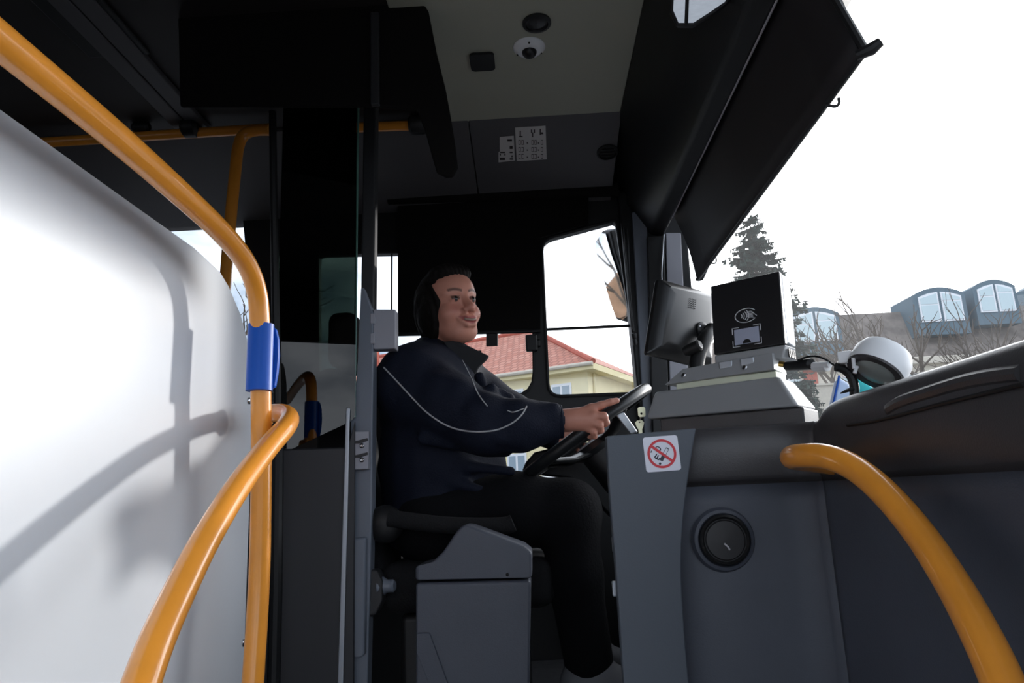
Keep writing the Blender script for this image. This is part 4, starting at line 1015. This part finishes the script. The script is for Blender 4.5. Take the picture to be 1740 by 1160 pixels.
bodyO = Vector((P(800, 900, 2.15).x, 2.15, CABZ))
person = np_mesh('person', pos, fc, 'skin', None, col, bodyO)
tag(person, 'smiling person with short dark hair in a navy jacket at the steering wheel', 'person')
# eyes
for s in (1, -1):
    b = B(); c = Vector(hd(.0775, .031 * s, -.001)); b.ell(c, (.0125, .0125, .0125), HM, 24, 16)
    o = b.build('eye', 'eye', person); me = o.data; a = me.color_attributes.new('Col', 'FLOAT_COLOR', 'POINT')
    for i, v in enumerate(me.vertices):
        d_ = HM.transposed() @ ((v.co + ORIG[person.name] - c)); r = math.hypot(d_.y + .002, d_.z)
        a.data[i].color = (.01, .006, .005, 1) if (d_.x > 0 and r < .0065) else (.12, .10, .09, 1)
b = B(); rows = []
for z, o_ in ((-.0690, 0), (-.0715, .001), (-.0740, 0)): rows.append([Vector(hd(.0985 + o_ - 12 * y * y, y, z + 9 * y * y)) for y in np.linspace(-.019, .019, 13)])
b.grid(rows); b.build('teeth', 'teeth', person, solid=-.004)
# hair: cap with parting, covering the ears, open at the face
fh = Field(np.array(HC) - .17, np.array(HC) + .17, .004)
Eh = lambda c, r, k=.02, op=1: fh.ell(hd(*c), r, k, HR_, op)
Eh((-.018, 0, .026), (.104, .084, .102))
Eh((-.045, 0, -.045), (.062, .074, .078), .04)
for s in (1, -1): Eh((-.020, .066 * s, -.020), (.050, .022, .080), .035)
Eh((-.060, 0, -.095), (.042, .058, .035), .03)
for s in (1, -1): Eh((.035, .026 * s, .096), (.042, .042, .022), .03)
Eh((.092, .004, -.030), (.092, .0700, .094), .010, -1)
Eh((.05, 0, -.12), (.085, .056, .065), .02, -1)
hp2, hf = fh.mesh(); 
q = (hp2 - np.array(HC)) @ HR_
hp2 = hp2 + (np.array(HM @ Vector((1, 0, 0)))[None] * 0 + (.0022 * np.sin(q[:, 1] * 420 + q[:, 2] * 60) )[:, None] * (hp2 - np.array(HC)) / np.linalg.norm(hp2 - np.array(HC), axis=1)[:, None])
np_mesh('hair', hp2, hf, 'hair', person)
# jacket
fj = Field([P(600, 800, 2.15).x, 1.72, P(700, 960, 2.1).z], [P(985, 700, 2.0).x, 2.62, nb_.z + .08], .006)
J = np.array
Rb = np.array(Ry(10))
fj.ell(J(P(738, 692, 2.18)), (.165, .225, .19), .05); fj.ell(J(P(752, 790, 2.18)), (.195, .215, .19), .06); fj.ell(J(P(754, 884, 2.18)), (.192, .215, .11), .06)
fj.cone(J(P(700, 640, 2.02)), J(P(768, 622, 2.30)), .095, .085, .06)
fj.cone(J(nb_) - [0, 0, .03], J(nb_) + [-.004, 0, .012], .082, .070, .04)
fj.path([J(shR) + [-.005, .02, -.01], J(P(765, 690, 1.95)), J(elR), J(P(885, 723, 1.89)), J(P(934, 717, 1.90))], [.098, .088, .076, .066, .052], .05)
fj.path([J(shL), J(elL), J(wrL) + (J(elL) - J(wrL)) * .12], [.092, .074, .048], .05)
for (u0, v0, u1, v1, Y, r) in ((835, 660, 850, 712, 1.93, .016), (852, 668, 866, 700, 1.95, .013), (868, 676, 884, 700, 1.95, .012), (815, 640, 832, 690, 2.02, .016), (800, 700, 850, 745, 1.84, .012), (890, 688, 925, 690, 1.89, .010), (905, 700, 945, 690, 1.87, .008), (720, 745, 860, 768, 1.93, .018), (780, 790, 868, 800, 1.99, .018), (775, 820, 872, 850, 1.99, .016)):
    fj.cone(J(P(u0, v0, Y)), J(P(u1, v1, Y)), r, r * .7, .022)
fj.cone(J(P(940, 717, 1.90)), J(P(985, 714, 1.905)), .030, .030, .006, -1)       # cuff opening
jp, jf = fj.mesh()
nz_ = (np.sin(jp[:, 0] * 55 + jp[:, 2] * 38) * np.sin(jp[:, 2] * 47 - jp[:, 0] * 21 + jp[:, 1] * 33)) * .0028
ctrj = np.array(P(745, 760, 2.18)); dj = jp - ctrj; jp = jp + dj / np.linalg.norm(dj, axis=1)[:, None] * nz_[:, None]
jacket = np_mesh('jacket', jp, jf, 'navy', person); jacket['label'] = 'navy jacket with grey piping'
bv = BVHTree.FromPolygons([Vector(p) for p in jp], [tuple(int(i) for i in f) for f in jf])
def onj(u, v):
    d = ray(u, v).normalized(); h = bv.ray_cast(CAM, d)
    return h[0] if h[0] else None
def piping(pl_, r, name='piping', m='piping'):
    q = []
    for p in catmull([(u, v, 0) for u, v in pl_], 8):
        h = onj(p.x, p.y)
        if h: q.append(h - ray(p.x, p.y).normalized() * r * .6)
    if len(q) > 2:
        b = B(); b.tube(q, r, 6); b.build(name, m, jacket)
piping([(652, 624), (672, 645), (697, 672), (727, 702), (762, 724), (800, 733), (840, 731), (868, 720), (886, 705), (895, 690)], .0022)
piping([(766, 588), (776, 600), (786, 610)], .0018); piping([(862, 697), (872, 700), (890, 694)], .0016)
piping([(786, 612), (800, 640), (812, 668), (828, 690)], .0016, 'seam', 'piping')
b = B(); hc = []
# collar: stand-up, open at the front
rows = []
cz0 = nb_ + Vector((-.004, 0, .015)); fdir = math.radians(-22)
for j in range(5):
    row = []
    for i in range(29):
        a = fdir + math.radians(24) + (2 * PI - math.radians(48)) * i / 28
        fr_ = math.cos(a - fdir); near = max(0, fr_) ** 2
        t_ = j / 4; rr = .080 + .012 * t_ + near * (.010 + .034 * t_)
        zz = -.03 + t_ * (.056 + .012 * near) - .03 * near + (.0 if fr_ > 0 else .008 * t_)
        row.append(cz0 + Vector((math.cos(a) * rr * 1.0 + .012, math.sin(a) * rr * .92, zz)))
    rows.append(row)
b.grid(rows); b.build('collar', 'collar_dark', jacket, solid=.007, smooth=60, sub=1)
for yy in (2.07, 2.24):
    b = B(); b.prism([P(u, v, yy + (u - 770) * .0006) for u, v in ((752, 580), (775, 578), (800, 589), (820, 599), (831, 604), (827, 611), (813, 624), (806, 642), (790, 622), (768, 600))], (0, .012, 0)); b.build('lapel', 'collar_dark', jacket, bevel=.004)
b = B(); c = P(952, 716, 1.902)
u_, w_, a_ = frame_of(wrR - elR)
b.lathe([(.044, -.016), (.0455, -.012), (.0455, .004), (.043, .007), (.036, .006)], c, wrR - elR, 24); b.build('cuff', 'navy', jacket)
# trousers and shoes
ft = Field([P(680, 900, 2.1).x, 1.82, CABZ], [P(1075, 900, 2.1).x, 2.50, pv_.z + .12], .007)
ft.ell(J(pv_) + [.02, 0, -.03], (.19, .20, .12), .05)
for h_, k_, n_ in ((hpR, knR, anR), (hpL, knL, anL)):
    ft.path([J(h_), J(h_) * .4 + J(k_) * .6 + [0, 0, .012], J(k_), J(k_) * .55 + J(n_) * .45 + [-.01, 0, 0], J(n_)], [.105, .098, .082, .074, .066], .05)
tp_, tf_ = ft.mesh(); o = np_mesh('trousers', tp_, tf_, 'trouser', person); o['label'] = 'black trousers'
for an in (anR, anL):
    fs = Field(np.array(an) - .2, np.array(an) + [.26, .2, .1], .006)
    fs.cone(J(an) + [0, 0, .01], J(an) + [.02, 0, -.05], .056, .054, .02); fs.cone(J(an) + [-.03, 0, -.055], J(an) + [.17, -.01, -.072], .05, .042, .03)
    sp, sf = fs.mesh(); zf = max(CABZ + .002, 0); sp[:, 2] = np.maximum(sp[:, 2], zf); o = np_mesh('shoe', sp, sf, 'shoe', person)

# ================================================================== OUTSIDE
GZ = -.35
b = B(); b.bb((-150, -60, GZ - .1), (200, 250, GZ)); S(b.build('ground', 'asphalt'))
# yellow house with hipped tile roof
C0 = P(997, 620, 30); ze = C0.z
d1 = Vector((-.89, .455, 0)).normalized(); d2 = Vector((.455, .89, 0)).normalized()
L1, L2 = 22.0, 11.0
hs = thing('yellow_house', 'yellow house with a red tiled hipped roof seen past the driver', 'house', (C0.x, C0.y, GZ))
base = [Vector((C0.x, C0.y, GZ)), Vector((C0.x, C0.y, GZ)) + d1 * L1, Vector((C0.x, C0.y, GZ)) + d1 * L1 + d2 * L2, Vector((C0.x, C0.y, GZ)) + d2 * L2]
b = B(); b.prism(base, (0, 0, ze - GZ - .15)); b.build('wall', 'house_yellow', hs, smooth=0)
ov_ = .5
ev = [C0 - d1 * ov_ - d2 * ov_, C0 + d1 * (L1 + ov_) - d2 * ov_, C0 + d1 * (L1 + ov_) + d2 * (L2 + ov_), C0 - d1 * ov_ + d2 * (L2 + ov_)]
rh = 3.3; half = L2 / 2
rg = [C0 + d2 * half + d1 * (half * .95) + ZA * rh, C0 + d2 * half + d1 * (L1 - half) + ZA * rh]
b = B(); b.add(ev + rg, [(0, 1, 5, 4), (1, 2, 5), (2, 3, 4, 5), (3, 0, 4), (3, 2, 1, 0)])
def uvh(p):
    q = p - C0; a_, b_ = q.dot(d1), q.dot(d2); return (a_ + b_ * .001, (q.z) * 1.9) if True else (0, 0)
b.build('roof', 'roof_tiles', hs, smooth=0, uv=uvh)
b = B(); b.prism([p - ZA * .28 for p in ev], (0, 0, .26)); b.build('eaves', 'house_yellow', hs, smooth=0)
b = B(); b.tube([ev[0] - ZA * .05 - d2 * .08, ev[1] - ZA * .05 - d2 * .08], .09, 8); b.build('gutter', 'beige', hs)
for e0, e1 in ((ev[0], rg[0]), (rg[0], rg[1])):
    b = B(); b.tube([e0 + ZA * .04, e1 + ZA * .04], .13, 8); b.build('ridge_tiles', 'brick_red', hs)
for t_ in (3.0, 9.0):
    c = C0 + d2 * (half * .55) + d1 * (half + t_) + ZA * (rh * .75); b = B(); b.box(c, (.7, .7, 1.8), Rz(-27)); b.box(c + ZA * .95, (.9, .9, .15), Rz(-27)); b.build('chimney', 'brick_red', hs)
RW = Matrix((-d1, d2, ZA)).transposed()
for k, t_ in enumerate((1.25, 3.6, 5.95, 8.3, 10.65, 13.0)):
    for zz in (ze - 1.35, ze - 4.2):
        c = C0 + d1 * t_; c = Vector((c.x, c.y, zz)) - d2 * .02
        b = B(); b.box(c - d2 * .0, (.96, .10, 1.35), RW); f_ = b.build('window', 'frame_white', hs, smooth=0)
        for s in (-1, 1):
            b = B(); b.box(c - d2 * .055 + d1 * .225 * s, (.34, .02, 1.12), RW); b.build('pane', 'pane', f_, smooth=0)
        b = B(); b.box(c - d2 * .06 - ZA * .72, (1.15, .16, .07), RW); b.build('sill', 'house_white', f_, smooth=0)
RW2 = Matrix((d2, d1, ZA)).transposed()
b = B(); c = C0 - d1 * .06 + d2 * .6; b.tube([Vector((c.x, c.y, GZ)), Vector((c.x, c.y, ze - .3))], .06, 8); b.build('downpipe', 'house_yellow', hs)
# white shed-like parked coach behind the lower window
kb_ = P(960, 822, 14)
pc = thing('parked_bus', 'white vehicle with green tinted windows seen through the lower side window', 'bus', (kb_.x, kb_.y, GZ))
zt = P(965, 806, 14).z
b = B(); x1 = P(1003, 822, 14).x
b.prism([(x1 - 6, 14, GZ + .35), (x1 - .15, 14, GZ + .35), (x1, 14, GZ + .9), (x1 - .12, 14, zt - .45), (x1 - .45, 14, zt), (x1 - 6, 14, zt)], (0, 2.2, 0)); b.build('body', 'bus_white', pc, bevel=.06)
for k in range(4):
    b = B(); xa = x1 - .42 - k * 1.35; b.bb((xa - 1.15, 13.97, zt - .55), (xa, 14.02, zt - .16)); b.build('window', 'bus_green', pc, bevel=.01)
for xa in (x1 - 1.1, x1 - 4.8):
    b = B(); b.lathe([(.2, -.02), (.38, -.0), (.38, .2), (.2, .22)], (xa, 13.95, GZ + .38), (0, 1, 0), 24); b.build('wheel', 'rubber', pc)
b = B(); b.tube([Vector((x1 - .1, 14, zt - .5)), Vector((x1 + .35, 13.9, zt - .1))], .05, 8); b.build('mirror_arm', 'bus_white', pc)

# mansard building with arched dormers on the far side of the street
YM = 40.0
zc = P(1395, 606, YM).z; zr = P(1400, 531, YM).z
xm0 = P(1352, 600, YM).x; xm1 = xm0 + 42
mb = thing('mansard_building', 'long building with dark mansard roof and arched dormer windows', 'building', (xm0 + 10, YM, GZ))
b = B(); b.bb((xm0 - 2.5, YM, GZ), (xm1, YM + 10, zc - .5)); b.build('wall', 'house_cream', mb, smooth=0)
b = B(); b.prism([(xm0 - 2.6, YM - .25, zc - .5), (xm0 - 2.6, YM + 10.2, zc - .5), (xm0 - 2.6, YM + 9, zr + .1), (xm0 - 2.6, YM + 1.2, zr + .1)], (xm1 - xm0 + 2.7, 0, 0)); b.build('roof', 'mansard', mb, smooth=0)
b = B(); b.bb((xm0 - 2.7, YM - .5, zc - .75), (xm1 + .1, YM + .2, zc - .35)); b.build('cornice', 'beige', mb, bevel=.05)
def dormer(u0, u1, v0, v1):
    xa, xb = P(u0, v1, YM - .4).x, P(u1, v1, YM - .4).x; za = P(u0, v1, YM - .4).z; zb = P((u0 + u1) / 2, v0, YM - .4).z
    wd = xb - xa; n = 10; arc = []
    for k in range(n + 1):
        t_ = k / n; arc.append((xb - wd * t_, zb - .42 + .42 * math.sin(PI * t_) ** .8))
    face = [(xa, za), (xb, za)] + arc
    b = B(); b.plate(face, [], 2.6, (0, YM - .4, 0), XA, ZA, side=-1); dm = b.build('dormer', 'dormer_blue', mb, smooth=30)
    for s in (0, 1):
        wx0 = xa + wd * (.09 + .44 * s); wx1 = wx0 + wd * .385; wz0 = za + (zb - za) * .27
        def topz(x): 
            t_ = (xb - x) / wd; return zb - .42 + .42 * math.sin(PI * min(1, max(0, t_))) ** .8 - .28
        fr_ = [(wx0, wz0), (wx1, wz0), (wx1, topz(wx1)), ((wx0 + wx1) / 2, topz((wx0 + wx1) / 2)), (wx0, topz(wx0))]
        b = B(); b.plate(fr_, [], .06, (0, YM - .40, 0), XA, ZA); b.build('window_frame', 'frame_white', dm, smooth=0)
        m_ = .09; zm = wz0 + (topz(wx0) - wz0) * .68
        b = B(); b.plate([(wx0 + m_, wz0 + m_), (wx1 - m_, wz0 + m_), (wx1 - m_, zm - .04), (wx0 + m_, zm - .04)], [], .03, (0, YM - .455, 0), XA, ZA); b.plate([(wx0 + m_, zm + .04), (wx1 - m_, zm + .04), (wx1 - m_, topz(wx1) - m_), (wx0 + m_, topz(wx0) - m_)], [], .03, (0, YM - .455, 0), XA, ZA)
        b.build('pane', 'pane_bright', dm, smooth=0)
for q in ((1348, 1436, 521, 604), (1562, 1652, 487, 570), (1664, 1738, 474, 552), (1790, 1860, 462, 540)): dormer(*q)
for k in range(12):
    xa = xm0 - 1.2 + k * 3.3
    for zz in (zc - 2.1, zc - 5.4):
        b = B(); b.bb((xa, YM - .06, zz - .9), (xa + 1.3, YM + .05, zz + .9)); f_ = b.build('window', 'frame_white', mb, smooth=0)
        b = B(); b.bb((xa + .1, YM - .09, zz - .8), (xa + .6, YM - .05, zz + .8)); b.bb((xa + .7, YM - .09, zz - .8), (xa + 1.2, YM - .05, zz + .8)); b.build('pane', 'pane_bright', f_, smooth=0)
        if k % 3 != 2:
            b = B(); b.bb((xa + 1.45, YM - .12, zz - 1.3), (xa + 2.2, YM + .05, zz + 1.4)); b.build('pilaster', 'brick_red', mb, smooth=0)
# low beige block in front, seen between machine and lamp
kb_ = P(1392, 700, 30)
b = B(); x0 = P(1366, 690, 30).x; b.bb((x0 - 1, 30, GZ), (x0 + 3.2, 33, P(1392, 655, 30).z)); b.bb((x0 - 1.1, 29.9, P(1392, 655, 30).z), (x0 + 3.3, 33.1, P(1392, 652, 30).z)); tag(b.build('garden_wall', 'beige', smooth=0), 'plain beige building end below the dormers', 'wall')

# trees
def bare_tree(name, base, h, label, seed, spread=.5):
    rr = random.Random(seed); t = thing(name, label, 'tree', base, None)
    tr, br = B(), B()
    def grow(p, d, L_, r, lv):
        q = [p]; dd = d.copy()
        for k in range(3):
            dd = (dd + Vector((rr.uniform(-1, 1), rr.uniform(-1, 1), rr.uniform(-.3, .6))) * .16).normalized(); q.append(q[-1] + dd * L_ / 3)
        (tr if lv == 0 else br).tube(q, [r, r * .85, r * .72, r * .6], 6 if lv < 2 else 4)
        if lv >= 5: return
        for k in range(3 if lv < 4 else 2):
            sp = spread * (1.1 if lv else .9); nd = (dd + Vector((rr.uniform(-1, 1), rr.uniform(-1, 1), rr.uniform(-.2, .7))) * sp * 1.5).normalized()
            grow(q[-1] if k else q[2], nd, L_ * rr.uniform(.6, .84), max(.014, r * .58), lv + 1)
    grow(Vector(base), Vector((0, 0, 1)), h * .32, h * .028, 0)
    tr.build('trunk', 'bark', t); o = br.build('branches', 'bark', t, fix=False); o['kind'] = 'stuff'
for i, (u, Y, vtop, sd, lb) in enumerate(((1522, 28, 470, 3, 'bare brown tree in front of the dormer building, nearest the round lamp'), (1600, 33, 480, 11, 'taller bare tree between the first two dormers'), (1745, 25, 520, 5, 'low bare tree at the far right before the building'))):
    p = P(u, 700, Y); z = P(u, vtop, Y).z; bare_tree('bare_tree', (p.x, p.y, GZ), (z - GZ) * 1.08, lb, sd)
p = P(405, 480, 22); bare_tree('bare_tree', (p.x, p.y, GZ), P(405, 470, 22).z - GZ + .5, 'bare tree outside, seen in the gap behind the orange pole', 9)
def spruce(base, h, R, label, seed):
    rr = random.Random(seed); t = thing('spruce', label, 'tree', base); base = Vector(base)
    b = B(); b.tube([base, base + ZA * h * .98], [h * .016, .02], 8); b.build('trunk', 'bark', t)
    b = B(); n = 0; z = h * .12
    while z < h * .985:
        f_ = 1 - z / h; ln = min(R * f_ ** .62, R * .5) + .10
        for k in range(18 if f_ > .2 else 13):
            a = rr.uniform(0, 2 * PI); l = ln * rr.uniform(.65, 1.1); d = Vector((math.cos(a), math.sin(a), 0)); sd = Vector((-d.y, d.x, 0))
            p0 = base + ZA * (z + rr.uniform(-.1, .1)); droop = -.25 * l + rr.uniform(-.08, .1) * l
            ax_ = [p0 + d * l * s + ZA * (droop * (s ** 1.3) + .16 * l * s * s) for s in (0, .25, .5, .75, 1)]
            for i in range(1, 5):
                for s in (-1, 1):
                    for m_ in range(2):
                        q0 = ax_[i - 1].lerp(ax_[i], rr.uniform(.0, 1)); wl_ = l * .30 * (1.15 - i * .2) * rr.uniform(.6, 1.2)
                        e = q0 + (sd * s + d * .7).normalized() * wl_ - ZA * wl_ * rr.uniform(.15, .5)
                        w_ = .085 + .035 * l
                        b.add([q0 - d * w_, q0 + d * w_, e + d * w_ * .3, e - d * w_ * .3], [(0, 1, 2, 3)])
                        b.add([q0 + ZA * w_ * .6, q0 - ZA * w_ * 1.2, e - ZA * w_ * .8], [(0, 1, 2)])
            b.add([ax_[0] - sd * .04, ax_[0] + sd * .04, ax_[2] + sd * .05, ax_[4], ax_[2] - sd * .05], [(0, 1, 2, 3, 4)])
        z += h * .022 + rr.uniform(0, .02) * h
    o = b.build('crown', 'needle', t, fix=False, smooth=0); o['kind'] = 'stuff'
p = P(1314, 700, 25); zt = P(1275, 362, 25).z; spruce((p.x, p.y, GZ), zt - GZ, 2.9, 'dark green spruce tree rising behind the card reader', 4)
p = P(1372, 700, 27); spruce((p.x, p.y, GZ), P(1372, 640, 27).z - GZ, 1.3, 'small young spruce low beside the beige building end', 8)

bare_tree('bare_tree', (-20, 17, GZ), 9, 'bare tree behind the bus, reflected in the outside mirror', 21)
b = B(); b.bb((-60, 22, GZ), (-45, 38, 4.5)); b.prism([(-60, 21.6, 4.5), (-60, 38.4, 4.5), (-60, 30, 8)], (15.3, 0, 0))
tag(b.build('brown_house', 'house_brown', smooth=0), 'plain brown house behind the bus, reflected in the outside mirror', 'house')
